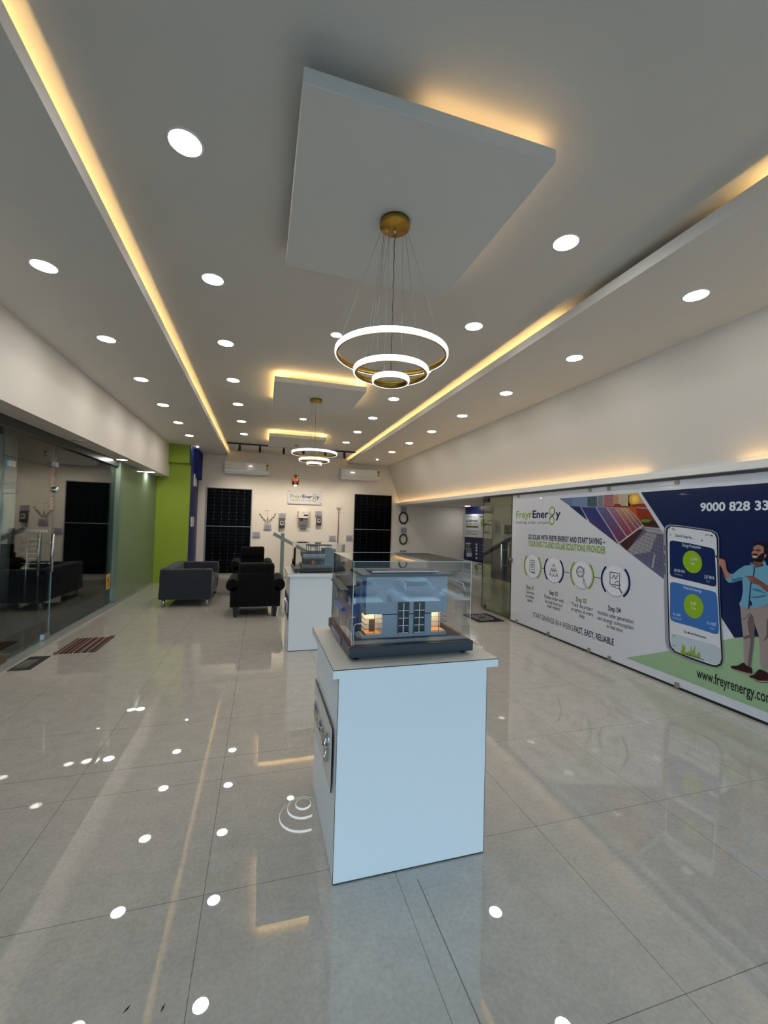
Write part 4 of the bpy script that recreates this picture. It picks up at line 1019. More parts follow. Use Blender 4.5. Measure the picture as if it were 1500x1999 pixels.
def photo(mb):
    K = 2
    Z = lambda x, y: (1080+x*.15333, 930+y*.15333)
    def lin(a, b, t_): return (a[0]+(b[0]-a[0])*t_, a[1]+(b[1]-a[1])*t_)
    D0, D1 = Z(80, 282), (1305, 1137)
    on = lambda x: Z(80, 282)[1]+(1080+x*.15333-D0[0])*(D1[1]-D0[1])/(D1[0]-D0[0])
    dg = lambda x: (1080+x*.15333, on(x))
    # sky (printed gradient in bands)
    sky_ = [(86, 112, 148), (104, 126, 156), (128, 140, 158), (150, 152, 156), (176, 164, 140), (196, 172, 112)]
    xs = [80, 250, 430, 640, 820, 960, 1083]
    top = lambda x: 282-(x-80)*72/1003
    for i in range(6):
        a, c = xs[i], xs[i+1]
        lo = lambda x: Z(x, min(400, (on(x)-930)/.15333))
        BN.poly(mb, [Z(a, top(a)), Z(c, top(c)), lo(c), lo(a)], K, ink(*sky_[i]))
    BN.poly(mb, [Z(1083, 210), Z(1415, 700), Z(1150, 700), Z(960, 400), Z(960, 240)], K, ink(188, 150, 90))
    # buildings
    for a, c, t0, col in ((440, 560, 262, (52, 68, 82)), (575, 635, 245, (110, 116, 126)), (650, 765, 240, (124, 66, 74)), (765, 835, 245, (172, 128, 104)), (865, 930, 320, (170, 160, 130))):
        BN.poly(mb, [Z(a, t0), Z(c, t0-6), Z(c, 395), Z(a, 395)], K+1, ink(*col))
    for j in range(9): BN.poly(mb, [Z(652, 255+j*15), Z(763, 250+j*15), Z(763, 256+j*15), Z(652, 261+j*15)], K+2, ink(186, 130, 128))
    for j in range(5): BN.poly(mb, [Z(450+j*22, 268), Z(458+j*22, 268), Z(458+j*22, 385), Z(450+j*22, 385)], K+2, ink(84, 102, 114))
    # sun glow, trees
    for r, col in ((105, (206, 150, 60)), (75, (222, 172, 66)), (45, (236, 200, 96))):
        BN.poly(mb, [Z(1045+r*math.cos(i*PI/10)*.75 if 1045+r*math.cos(i*PI/10)*.75 < 1110 else 1110, 290+r*math.sin(i*PI/10)*.9 if 290+r*math.sin(i*PI/10)*.9 > 216 else 216) for i in range(20)], K+1+.2*(105-r)/30, ink(*col))
    BN.poly(mb, [Z(765, 392), Z(790, 350), Z(850, 350), Z(880, 375), Z(960, 378), Z(1000, 360), Z(1130, 345), Z(1180, 350), Z(1400, 680), Z(1150, 640), Z(960, 410), Z(900, 396)], K+2, ink(132, 42, 26))
    BN.poly(mb, [Z(980, 385), Z(1060, 400), Z(1070, 480), Z(1110, 560), Z(1080, 540), Z(1000, 430)], K+2.5, ink(176, 78, 30), 3)
    BN.poly(mb, [Z(1060, 385), Z(1196, 392), Z(1215, 420), Z(1070, 405)], K+2.6, ink(150, 112, 116))
    BN.poly(mb, [Z(1110, 560), Z(1180, 520), Z(1300, 570), Z(1385, 655), Z(1150, 620)], K+3, ink(30, 34, 22))
    BN.poly(mb, [Z(1120, 558), Z(1180, 540), Z(1260, 560), Z(1200, 585), Z(1130, 580)], K+3.4, ink(112, 118, 40), 4)
    # roof tiles field
    BN.poly(mb, [Z(1140, 640), Z(1395, 660), Z(1425, 760), (1297, 1131), D1, dg(950)], K+2, ink(96, 96, 118))
    BN.poly(mb, [Z(1140, 640), Z(1395, 660), Z(1415, 740), Z(1200, 700)], K+2.5, ink(158, 156, 160))
    BN.poly(mb, [Z(1200, 700), Z(1330, 735), Z(1240, 960), dg(1010), Z(950, 935), Z(1010, 880)], K+2.6, ink(144, 142, 146))
    for i in range(9):
        f = i/8; BN.stroke(mb, [lin(Z(1150, 655), Z(950, 935), f), lin(Z(1400, 700), Z(1415, 1180), f)], .004, K+3, ink(66, 64, 84))
        BN.stroke(mb, [lin(Z(1160, 645), Z(1395, 665), f), lin(Z(960, 940), (1297, 1120), f)], .003, K+3, ink(70, 68, 88))
    BN.stroke(mb, [Z(1300, 1000), Z(1270, 1160)], .02, K+4, ink(150, 152, 176))
    # maroon gutter
    BN.poly(mb, [Z(845, 855), Z(1110, 660), Z(1150, 690), Z(960, 930), dg(945)], K+4, ink(64, 34, 38))
    # panel array: strips from blue to sunset
    T0, T1, B1, B0 = Z(215, 378), Z(965, 402), Z(1150, 622), Z(845, 850)
    tops = [Z(215, 378), Z(355, 386), Z(550, 395), Z(690, 400), Z(800, 402), Z(870, 402), Z(925, 402), Z(965, 402)]
    bots = [None, Z(440, 555), Z(845, 850), Z(948, 772), Z(1020, 718), Z(1075, 678), Z(1118, 648), Z(1150, 622)]
    pal = [((24, 36, 82), (36, 34, 78)), ((28, 50, 112), (70, 52, 96)), ((86, 94, 140), (110, 48, 78)), ((150, 116, 130), (124, 42, 66)), ((186, 146, 108), (116, 42, 66)), ((206, 164, 88), (106, 46, 78)), ((196, 150, 78), (84, 54, 96))]
    BN.poly(mb, [tops[0], tops[1], dg(440)], K+5, ink(*pal[0][0]))
    N_ = 6
    for i in range(1, 7):
        a0, a1 = tops[i], tops[i+1]; b0, b1 = (bots[i], bots[i+1])
        if i == 1:
            b0, b1 = dg(475), dg(840)
        for j in range(N_):
            t0, t1 = j/N_, (j+1)/N_; c0, c1 = pal[i]; f = (j+.5)/N_
            col = tuple(int(c0[k_]*(1-f)+c1[k_]*f) for k_ in range(3))
            BN.poly(mb, [lin(a0, b0, t0), lin(a1, b1, t0), lin(a1, b1, t1), lin(a0, b0, t1)], K+5, ink(*col))
        for j in range(1, 14): BN.stroke(mb, [lin(a0, b0, j/14), lin(a1, b1, j/14)], .0022, K+5.6, ink(*[int((pal[i][0][k_]+pal[i][1][k_])/2*1.25) for k_ in range(3)]))
        for j in (1, 2, 3): BN.stroke(mb, [lin(a0, a1, j/4), lin(b0, b1, j/4)], .0016, K+5.7, ink(*[int((pal[i][0][k_]+pal[i][1][k_])/2*.7) for k_ in range(3)]))
    for i in range(1, 8):
        e_ = dg(470) if i == 1 else bots[i]
        BN.stroke(mb, [tops[i], e_], .012 if i < 4 else .007, K+6.5, ink(176, 170, 176))
    BN.stroke(mb, [Z(845, 852), Z(1150, 624)], .016, K+7, ink(190, 180, 178)); BN.stroke(mb, [tops[1], tops[7]], .008, K+7, ink(150, 146, 150))
part('solar_picture', photo)
part('white_divider', lambda mb: BN.poly(mb, [(1246.5, 961.5), (1252, 961), (1303, 1045), (1297, 1042)], 10, WH))

def logo_b(mb):
    A = BN.P(1008.5, 1010.5); B = BN.P(1095, 1012); T = BN.P(1008.5, 997)
    logo(BN, mb, (XR, A.y, (A.z+BN.P(1040, 1011.5).z)/2), (A-B).length, T.z-A.z, 2)
part('logo', logo_b)
def heads(mb):
    zl = lambda u, v: BN.P(u, v)
    for txt, a, b_, zt0, m in (('GO SOLAR WITH FREYR ENERGY AND START SAVING \u2013', 1031.8, 1182, (1053.5, 1044.5), NAVY), ('YOUR END-TO-END SOLAR SOLUTIONS PROVIDER', 1031.8, 1183, (1068, 1057.5), LG)):
        A, B = BN.P(a, zt0[0]), BN.P(b_, 1062 if m is NAVY else 1078); T = BN.P(a, zt0[1])
        BN.text(mb, txt, (XR, A.y, (A.z*.5+B.z*.5)), (A.y-B.y), (T.z-A.z)*1.02, 2, m, .034, space=1.08)
part('headline', heads)
part('footer_line', lambda mb: (
    BN.text(mb, 'START SAVINGS IN 4 WEEKS', (XR, BN.P(1041, 1204).y, .5*(BN.P(1041, 1205).z+BN.P(1121, 1231).z)), BN.P(1041, 1204).y-BN.P(1119.5, 1231).y, .075, 2, NAVY, 0),
    BN.text(mb, 'FAST, EASY, RELIABLE', (XR, BN.P(1121.5, 1232).y, .5*(BN.P(1041, 1205).z+BN.P(1121, 1231).z)), BN.P(1121.5, 1232).y-BN.P(1199, 1258).y, .078, 2, NAVY, .02)))
part('phone_number', lambda mb: BN.text(mb, '9000 828 333', (XR, BN.P(1368, 998).y, BN.P(1430, 996.5).z), (BN.P(1368, 998).y-BN.P(1485, 996).y)*1.24, BN.P(1420, 980).z-BN.P(1420, 996.7).z, 3, ink(214, 218, 226), .03))
def web(mb):
    A, B = BN.P(1361, 1323), BN.P(1480, 1366)
    BN.text(mb, 'www.freyrenergy.com', (XR, A.y, (A.z+B.z)/2+.004), (A.y-BN.P(1485, 1368).y)*1.17, .095, 3, ink(16, 20, 22), .012)
part('web_address', web)

# four step circles
steps = [(1040, 1108.5, 17.2, LG, 'Step 01', 'Generate|an instant|quote', (1035.5, 1148)), (1081.5, 1113.5, 19.5, NV, 'Step 02', 'Finalise order with|the help from our|solar experts', (1081, 1160)),
         (1136.5, 1121, 23.5, LG, 'Step 03', 'Track the project|progress at every|step', (1135, 1173)), (1201.5, 1132.5, 29.0, NV, 'Step 04', 'monitor solar generation|and energy consumption|in real time', (1201.5, 1191))]
CAP = [[('Step 01', 1027.6, 1042.8, 1150.5), ('Generate', 1027.3, 1043.6, 1159.5), ('an instant', 1026.8, 1043.6, 1167.5), ('quote', 1030, 1039.6, 1175)],
       [('Step 02', 1072.4, 1089.5, 1162), ('Finalise order with', 1063, 1101, 1172), ('the help from our', 1064, 1099, 1181), ('solar experts', 1068.4, 1094.3, 1189)],
       [('Step 03', 1124.6, 1145.7, 1176), ('Track the project', 1116.4, 1158, 1187.5), ('progress at every', 1116, 1159, 1197.5), ('step', 1131, 1142, 1206)],
       [('Step 04', 1187.6, 1212.4, 1194.5), ('monitor solar generation', 1167, 1237, 1208), ('and energy consumption', 1167, 1237, 1219.5), ('in real time', 1185, 1216, 1230)]]
cs = [BN.P(u, v) for u, v, *_ in steps]; zc_ = sum(c.z for c in cs)/4
for k, (u, v, ru, m, s1, s2, tp_) in enumerate(steps):
    c = BN.P(u, v); c.z = zc_+.002; rad = .5*abs(BN.P(u-ru, v).y-BN.P(u+ru, v).y)
    def fn(mb, c=c, rad=rad, m=m, k=k):
        BN.disc(mb, c+Vector((0, 0, -.012)), rad*.80, rad*.84, 1, ink(168, 170, 188))
        BN.disc(mb, c, rad*.80, rad*.82, 2, ink(216, 218, 226))
        w = .88
        BN.disc(mb, c, rad, rad, 3, m, 16, -PI*.30, PI*.27, inner=w); BN.disc(mb, c, rad, rad, 3, m, 16, PI-PI*.27, PI+PI*.27, inner=w)
        if k < 3:
            n_ = cs[k+1]; r2 = .5*abs(BN.P(steps[k+1][0]-steps[k+1][2], v).y-BN.P(steps[k+1][0]+steps[k+1][2], v).y)
            BN.stroke(mb, [(XR, c.y-rad*.96, c.z), (XR, n_.y+r2*.96, c.z)], .008, 3, ink(60, 70, 110), px=False)
        lw = rad*.035; q = lambda dy, dz: (XR, c.y-dy*rad, c.z+dz*rad); gy = GR
        if k == 0:
            BN.stroke(mb, [q(-.28, .42), q(.26, .42), q(.26, -.4), q(-.28, -.4)], lw*1.2, 4, gy, True, px=False)
            for j in range(4): BN.stroke(mb, [q(-.16, .28-j*.17), q(.14, .28-j*.17)], lw, 4, gy, px=False)
            BN.disc(mb, Vector(q(0, .1)), rad*.12, rad*.12, 4, gy, 14, inner=.7); BN.stroke(mb, [q(-.05, -.44), q(.34, -.44)], lw*1.4, 4, gy, px=False)
        elif k == 1:
            for dy, dz in ((0, .36), (-.2, .04), (.2, .04), (0, .04), (-.32, -.26), (0, -.30), (.32, -.26)):
                BN.disc(mb, Vector(q(dy, dz)), rad*.08, rad*.08, 4, gy, 10, inner=.55)
                BN.disc(mb, Vector(q(dy, dz-.17)), rad*.15, rad*.12, 4.2, gy, 10, 0, PI, inner=.72)
        elif k == 2:
            BN.disc(mb, Vector(q(-.12, .18)), rad*.34, rad*.34, 4, gy, 24, inner=.86); BN.disc(mb, Vector(q(-.12, .18)), rad*.26, rad*.26, 4, gy, 24, inner=.9)
            BN.stroke(mb, [q(-.3, .1), q(-.15, .25), q(-.03, .12), q(.22, .42)], lw, 4.2, gy, px=False)
            BN.stroke(mb, [q(.08, -.08), q(.22, -.30)], lw*1.3, 4, gy, px=False); BN.stroke(mb, [q(.18, -.28), q(.42, -.62), q(.32, -.70), q(.1, -.36)], lw, 4, gy, True, px=False)
        else:
            BN.stroke(mb, [q(-.34, .44), q(.30, .44), q(.30, -.22), q(-.34, -.22)], lw*1.1, 4, NAVY, True, px=False)
            BN.stroke(mb, [q(-.2, .1), q(-.08, .3), q(.04, .1), q(.18, .32)], lw*1.2, 4.2, NAVY, px=False); BN.stroke(mb, [q(-.2, -.22), q(-.2, -.34), q(.0, -.34)], lw, 4, NAVY, px=False)
            BN.disc(mb, Vector(q(.16, -.2)), rad*.2, rad*.2, 5, NAVY, 20, inner=.84); BN.stroke(mb, [q(.29, -.35), q(.46, -.58)], lw*2, 5, NAVY, px=False)
    part('step_emblem', fn)
    def fc(mb, m=m, k=k):
        mm = NAVY if k % 2 else ink(92, 112, 56)
        for j, (ln, u0, u1, vb) in enumerate(CAP[k]):
            a_, b_, c_ = BN.P(u0, vb), BN.P(u1, vb), BN.P((u0+u1)/2, vb)
            BN.text(mb, ln, (XR, a_.y, c_.z), a_.y-b_.y, .062 if j == 0 else .050, 2, mm if j == 0 else GR, .016 if j == 0 else .006)
    part('step_caption', fc)

# printed phone
ZP = lambda x, y: (1290+x*.08667, 1010+y*.08667)
ZQ = lambda x, y: (1290+x*.09333, 1140+y*.09333)
def phone(mb):
    SC = ink(206, 208, 214); BK = ink(14, 16, 22)
    BN.poly(mb, [ZP(78, 330), ZP(90, 260), ZP(140, 190), ZP(230, 160), ZP(400, 172), ZP(900, 240), ZP(1180, 285), ZP(1290, 350), ZP(1335, 460), ZQ(1250, 100), ZQ(1290, 900), ZQ(1325, 1580), ZQ(1300, 1690), ZQ(1200, 1745), ZQ(1080, 1730), ZQ(620, 1600), ZQ(270, 1430), ZQ(150, 1330), ZQ(112, 1180), ZQ(88, 200)], 12, ink(140, 142, 158))
    BN.poly(mb, [ZP(140, 360), ZP(150, 240), ZP(240, 185), ZP(500, 205), ZP(1150, 300), ZP(1280, 370), ZP(1315, 480), ZQ(1240, 100), ZQ(1285, 900), ZQ(1322, 1590), ZQ(1285, 1690), ZQ(1190, 1740), ZQ(1060, 1715), ZQ(640, 1570), ZQ(300, 1425), ZQ(205, 1310), ZQ(185, 1160), ZQ(160, 200)], 13, BK)
    BN.poly(mb, [ZP(172, 400), ZP(180, 270), ZP(250, 207), ZP(500, 228), ZP(1140, 322), ZP(1240, 380), ZP(1282, 490), ZQ(1215, 100), ZQ(1255, 900), ZQ(1290, 1560), ZQ(1260, 1660), ZQ(1180, 1700), ZQ(1070, 1680), ZQ(640, 1530), ZQ(330, 1405), ZQ(235, 1300), ZQ(212, 1160), ZQ(185, 200)], 14, SC)
    BN.poly(mb, [ZP(222, 590), ZP(235, 535), ZP(290, 520), ZP(700, 590), ZP(1170, 690), ZP(1225, 725), ZP(1245, 790), ZP(1265, 1200), ZP(1280, 1500), ZP(1260, 1550), ZP(1200, 1555), ZP(700, 1435), ZP(310, 1345), ZP(245, 1310), ZP(230, 1250)], 15, ink(6, 32, 84))
    BN.poly(mb, [ZQ(210, 60), ZQ(225, 20), ZQ(215, -40), ZP(235, 1490), ZP(270, 1455), ZP(330, 1460), ZP(800, 1570), ZP(1200, 1665), ZP(1265, 1700), ZP(1290, 1770), ZQ(1205, 300), ZQ(1240, 900), ZQ(1235, 1020), ZQ(1200, 1050), ZQ(1130, 1040), ZQ(700, 900), ZQ(300, 790), ZQ(235, 750), ZQ(217, 680)][3:], 15, ink(52, 104, 172))
    # dials
    for Zf, c, rx, rz, tx in ((ZP, (740, 1003), 218, 250, ''), (ZQ, (710, 465), 206, 250, '')):
        pts = []
        for i in range(28):
            a_ = 2*PI*i/28; dx, dy = rx*math.cos(a_), rz*math.sin(a_)
            pts.append(Zf(c[0]+dx, c[1]+dy+dx*.16*(rz/218)))
        BN.poly(mb, pts, 16, ink(134, 170, 24))
    tl = lambda txt, a_, b_, h, k, m, bo=.01: BN.text(mb, txt, (XR, BN.P(*a_).y, (BN.P(*a_).z+BN.P(*b_).z)/2), BN.P(*a_).y-BN.P(*b_).y, h, k, m, bo)
    def slant(txt, a_, b_, h, k, m, bo=.01):
        """baseline slopes with the printed phone"""
        A, B = BN.P(*a_), BN.P(*b_); vs, fs, W_ = text_geo(txt, bo); sx = (A.y-B.y)/W_; sl = (B.z-A.z)/(A.y-B.y)
        V = [mb.bm.verts.new(BN.lay(Vector((XR, A.y-x*sx, A.z+y*h/.7+x*sx*sl)), k)) for x, y in vs]; mi_ = mb.mi(m)
        for f in fs:
            try: nf = mb.bm.faces.new([V[i] for i in f]); nf.material_index = mi_
            except ValueError: continue
            nf.normal_update()
            if nf.normal.dot(BN.n) < 0: nf.normal_flip()
    WT, TK = ink(196, 208, 226), ink(40, 44, 54)
    slant('9:16', ZP(270, 285), ZP(355, 300), .022, 16, TK); slant('(Latest) Sunga Re...', ZP(350, 425), ZP(755, 490), .026, 16, TK)
    slant('Energy Production', ZP(508, 650), ZP(925, 712), .030, 16, WT); slant('12 kWh', ZP(695, 965), ZP(850, 985), .03, 17, WT); slant('Today', ZP(690, 1050), ZP(795, 1075), .02, 17, WT)
    slant('367.00 kWh', ZP(325, 1215), ZP(570, 1255), .028, 16, WT); slant('This Month', ZP(318, 1290), ZP(515, 1325), .02, 16, ink(120, 140, 170)); slant('2.67 MWh', ZP(1005, 1365), ZP(1235, 1405), .03, 16, WT); slant('Total', ZP(1040, 1450), ZP(1130, 1472), .022, 16, ink(120, 140, 170))
    slant('Financial Savings', ZQ(505, 92), ZQ(878, 182), .026, 16, WT); slant('\u20b9 84' if False else 'Rs 84', ZQ(650, 425), ZQ(765, 445), .03, 17, WT); slant('Today', ZQ(650, 510), ZQ(765, 535), .02, 17, WT)
    slant('Rs 1,600', ZQ(285, 650), ZQ(440, 680), .026, 16, WT); slant('This Month', ZQ(265, 720), ZQ(455, 760), .02, 16, ink(150, 176, 210)); slant('Rs 14,007', ZQ(1000, 840), ZQ(1185, 885), .028, 16, WT); slant('Total', ZQ(1045, 930), ZQ(1135, 960), .02, 16, ink(150, 176, 210))
    slant('This Month Performance', ZQ(500, 1015), ZQ(970, 1145), .024, 16, TK)
    BN.poly(mb, [ZQ(240, 1040), ZQ(330, 1050), ZQ(1150, 1275), ZQ(1268, 1350), ZQ(1285, 1560), ZQ(1255, 1650), ZQ(1180, 1690), ZQ(640, 1520), ZQ(330, 1395), ZQ(240, 1290)], 14.5, ink(178, 190, 198))
    for x, hh in ((455, 80), (478, 210), (500, 180), (525, 190), (555, 70), (580, 60), (605, 100), (630, 90), (655, 200), (682, 130), (708, 170), (735, 240), (765, 70), (790, 60), (815, 140), (842, 110)):
        yb_ = 1460+(x-455)*.26; BN.poly(mb, [ZQ(x-11, yb_), ZQ(x+11, yb_+5), ZQ(x+11, yb_-hh), ZQ(x-11, yb_-hh)], 16, ink(132, 164, 36))
    BN.stroke(mb, [ZQ(530, 1450), ZQ(930, 1590)], .006, 17, TK)
    BN.stroke(mb, [ZQ(275, 1078), ZQ(320, 1088)], .005, 16, TK); BN.stroke(mb, [ZQ(275, 1278), ZQ(320, 1292)], .005, 16, TK)
    BN.stroke(mb, [ZP(255, 375), ZP(232, 390), ZP(255, 412)], .004, 16, TK)
    BN.poly(mb, [ZP(938, 535), ZP(945, 500), ZP(962, 500), ZP(974, 540)], 16, TK)
    for j in range(3): BN.poly(mb, [ZP(1150, 530+j*22), ZP(1160, 530+j*22), ZP(1160, 540+j*22), ZP(1150, 540+j*22)], 16, TK)
    BN.poly(mb, [ZP(1010, 405), ZP(1060, 380), ZP(1060, 412)], 16, TK); BN.poly(mb, [ZP(1078, 385), ZP(1125, 392), ZP(1100, 415)], 16, TK); BN.poly(mb, [ZP(1145, 392), ZP(1200, 402), ZP(1200, 432), ZP(1145, 422)], 16, TK)
    for a_, c_ in ((640, 750), (840, 1030), (1090, 1280)): BN.stroke(mb, [ZP(112, a_), ZP(118, c_)], .012, 13.5, ink(70, 72, 84))
part('phone_picture', phone)

# printed man
ZM = lambda x, y: (1390+x*.09, 1040+y*.09)
ZN = lambda x, y: (1390+x*.0851, 1180+y*.0851)
def man(mb):
    K = 8; SK, SK2, HR, SH, SH2, TR, TR2, SO = ink(168, 116, 98), ink(122, 74, 62), ink(20, 16, 20), ink(104, 156, 180), ink(66, 112, 140), ink(150, 134, 130), ink(104, 88, 88), ink(44, 16, 16)
    # trousers
    BN.poly(mb, [ZN(660, 20), ZN(1300, 10), ZN(1420, 300), ZN(1400, 900), ZN(1350, 1500), ZN(1200, 1480), ZN(1130, 1380), ZN(1120, 950), ZN(1085, 700), ZN(1010, 480), ZN(975, 700), ZN(975, 900), ZN(920, 1200), ZN(915, 1410), ZN(760, 1350), ZN(750, 1100), ZN(735, 760), ZN(690, 350)], K, TR)
    BN.poly(mb, [ZN(925, 215), ZN(1010, 470), ZN(965, 900), ZN(905, 1400), ZN(840, 1370), ZN(870, 1150), ZN(900, 800), ZN(830, 420)], K+1, TR2, 2)
    BN.poly(mb, [ZN(1280, 300), ZN(1380, 600), ZN(1290, 780), ZN(1180, 830), ZN(1270, 700)], K+1, TR2, 2); BN.poly(mb, [ZN(745, 740), ZN(900, 690), ZN(890, 760), ZN(760, 790)], K+1.4, TR2, 2)
    BN.stroke(mb, [ZN(700, 350), ZN(780, 320), ZN(900, 200)], .006, K+1.6, TR2)
    # shoes
    BN.poly(mb, [ZN(450, 1415), ZN(600, 1405), ZN(740, 1330), ZN(800, 1390), ZN(890, 1430), ZN(935, 1470), ZN(925, 1600), ZN(700, 1560), ZN(520, 1500)], K+2, SO, 3)
    BN.poly(mb, [ZN(870, 1640), ZN(980, 1610), ZN(1080, 1500), ZN(1180, 1500), ZN(1330, 1590), ZN(1400, 1700), ZN(1390, 1790), ZN(1100, 1780), ZN(940, 1700)], K+2, SO, 3)
    BN.stroke(mb, [ZN(500, 1480), ZN(700, 1545), ZN(960, 1605)], .008, K+3, ink(170, 140, 128)); BN.stroke(mb, [ZN(940, 1690), ZN(1090, 1755), ZN(1300, 1765)], .008, K+3, ink(170, 140, 128))
    # neck, shirt
    BN.poly(mb, [ZM(930, 600), ZM(1140, 580), ZM(1130, 700), ZM(980, 770), ZM(930, 700)], K+2, SK2, 2)
    BN.poly(mb, [ZM(730, 712), ZM(850, 700), ZM(925, 690), ZM(975, 765), ZM(1100, 710), ZM(1180, 690), ZM(1300, 740), ZM(1420, 840), ZM(1460, 1100), ZM(1400, 1500), ZM(1210, 1560), ZM(920, 1645), ZM(860, 1450), ZM(810, 1660), ZM(630, 1600), ZM(610, 1530), ZM(660, 1450), ZM(690, 1250), ZM(680, 1030), ZM(470, 1080), ZM(380, 1080), ZM(300, 1000), ZM(340, 1000), ZM(405, 950), ZM(410, 890), ZM(480, 890), ZM(600, 790)], K+3, SH)
    BN.poly(mb, [ZM(460, 900), ZM(470, 1060), ZM(455, 1060), ZM(445, 900)], K+4, SH2); BN.poly(mb, [ZM(480, 1000), ZM(670, 960), ZM(680, 1020), ZM(480, 1070)], K+4, SH2, 2)
    BN.stroke(mb, [ZM(935, 740), ZM(940, 830), ZM(920, 940), ZM(860, 1140), ZM(840, 1380), ZM(815, 1650)], .009, K+4.2, ink(24, 44, 66))
    BN.poly(mb, [ZM(845, 1390), ZM(1000, 1380), ZM(1200, 1340), ZM(1180, 1380), ZM(980, 1420)], K+4, SH2, 2); BN.poly(mb, [ZM(880, 1230), ZM(1000, 1215), ZM(1180, 1300), ZM(1150, 1310)], K+4, SH2, 2)
    BN.poly(mb, [ZM(840, 1440), ZM(860, 1560), ZM(815, 1660), ZM(820, 1560)], K+4.5, ink(30, 50, 76))
    BN.poly(mb, [ZM(845, 650), ZM(900, 640), ZM(925, 690), ZM(850, 700)], K+5, SH2); BN.poly(mb, [ZM(990, 745), ZM(1100, 690), ZM(1160, 640), ZM(1205, 700), ZM(1130, 720), ZM(1050, 740)], K+5, ink(30, 56, 82)); BN.poly(mb, [ZM(1110, 660), ZM(1165, 600), ZM(1205, 690), ZM(1150, 720)], K+5.4, SH)
    # raised arm and pointing hand
    BN.poly(mb, [ZM(170, 600), ZM(240, 565), ZM(300, 600), ZM(325, 680), ZM(330, 760), ZM(360, 840), ZM(412, 890), ZM(405, 950), ZM(350, 1003), ZM(300, 985), ZM(270, 900), ZM(250, 800), ZM(225, 740), ZM(160, 690), ZM(155, 640)], K+5, SK, 2)
    BN.poly(mb, [ZM(78, 488), ZM(100, 485), ZM(170, 530), ZM(250, 570), ZM(230, 610), ZM(160, 580), ZM(90, 515)], K+6, SK2, 2)
    for a_, c_ in (((175, 605), (270, 635)), ((165, 650), (265, 680)), ((170, 580), (262, 600))): BN.stroke(mb, [ZM(*a_), ZM(*c_)], .008, K+6.5, ink(196, 148, 128))
    BN.stroke(mb, [ZM(170, 625), ZM(275, 655)], .004, K+7, SK2); BN.poly(mb, [ZM(260, 800), ZM(330, 990), ZM(300, 985), ZM(270, 900)], K+6.2, SK2, 2)
    # lower pointing arm
    BN.poly(mb, [ZM(740, 938), ZM(920, 938), ZM(960, 970), ZM(1100, 1050), ZM(1210, 1130), ZM(1330, 1200), ZM(1330, 1310), ZM(1200, 1270), ZM(1060, 1150), ZM(930, 1100), ZM(850, 1070), ZM(820, 1010), ZM(800, 970), ZM(745, 950)], K+6, ink(124, 74, 66), 2)
    for a_, c_ in (((825, 985), (905, 1000)), ((840, 1030), (915, 1045))): BN.stroke(mb, [ZM(*a_), ZM(*c_)], .006, K+7, SK)
    # head
    BN.poly(mb, [ZM(930, 290), ZM(1000, 240), ZM(1120, 260), ZM(1180, 330), ZM(1190, 470), ZM(1150, 580), ZM(1060, 620), ZM(960, 600), ZM(905, 540), ZM(885, 460), ZM(890, 420), ZM(915, 380)], K+6, SK, 3)
    BN.poly(mb, [ZM(925, 285), ZM(955, 240), ZM(1050, 205), ZM(1150, 220), ZM(1215, 270), ZM(1240, 400), ZM(1215, 540), ZM(1160, 500), ZM(1150, 400), ZM(1150, 320), ZM(1090, 275), ZM(1010, 262), ZM(945, 300)], K+8, HR, 2)
    BN.poly(mb, [ZM(895, 540), ZM(935, 556), ZM(1000, 550), ZM(1060, 480), ZM(1130, 440), ZM(1170, 470), ZM(1150, 580), ZM(1080, 630), ZM(990, 625), ZM(920, 590)], K+8, HR, 2)
    BN.poly(mb, [ZM(900, 465), ZM(935, 450), ZM(1000, 455), ZM(1035, 480), ZM(1010, 495), ZM(940, 482), ZM(905, 490)], K+9, HR, 2)
    BN.poly(mb, [ZM(905, 505), ZM(960, 512), ZM(1020, 505), ZM(990, 535), ZM(930, 540)], K+9.5, ink(206, 190, 186), 2)
    BN.stroke(mb, [ZM(985, 385), ZM(1030, 368), ZM(1080, 385)], .008, K+9, HR); BN.stroke(mb, [ZM(915, 375), ZM(945, 362)], .007, K+9, HR); BN.stroke(mb, [ZM(1000, 400), ZM(1060, 400)], .005, K+9, SK2); BN.stroke(mb, [ZM(910, 395), ZM(940, 398)], .005, K+9, SK2)
    BN.poly(mb, [ZM(945, 400), ZM(965, 400), ZM(985, 440), ZM(935, 455), ZM(895, 450), ZM(925, 420)], K+8.8, ink(172, 118, 98), 2)
    BN.poly(mb, [ZM(1165, 480), ZM(1200, 460), ZM(1205, 520), ZM(1170, 540)], K+9, SK, 2)
part('man_picture', man)

# ================================================================== ALCOVE POSTERS
def fl(u, v, dx=0): p = at(u, v, 'x', XA-.02-dx); return p
AS = Sheet('x', XA-.03, (0, -1, 0), (-1, 0, 0), .001)
ZK = lambda x, y: (850+x*.15, 940+y*.15)
t = thing('blue_standee', 'tall navy blue printed display board on the far alcove wall', 'display board', (XA-.03, 10.9, 0))
def bs(mb):
    AS.poly(mb, [ZK(345, 335), ZK(1000, 335), ZK(1000, 1130), ZK(345, 1130)][:0] or [Vector((XA-.03, 12.0, .0)), Vector((XA-.03, AS.P(*ZK(738, 600)).y, .0)), Vector((XA-.03, AS.P(*ZK(738, 600)).y, 2.11)), Vector((XA-.03, 12.0, 2.11))], 0, ink(10, 22, 78), px=False)
mb = MB(); yb2 = AS.P(*ZK(738, 600)).y
mb.box((XA-.028, yb2, .1), (XA-.002, 12.0, 2.11)); mb.build('board', ink(10, 22, 78), t)
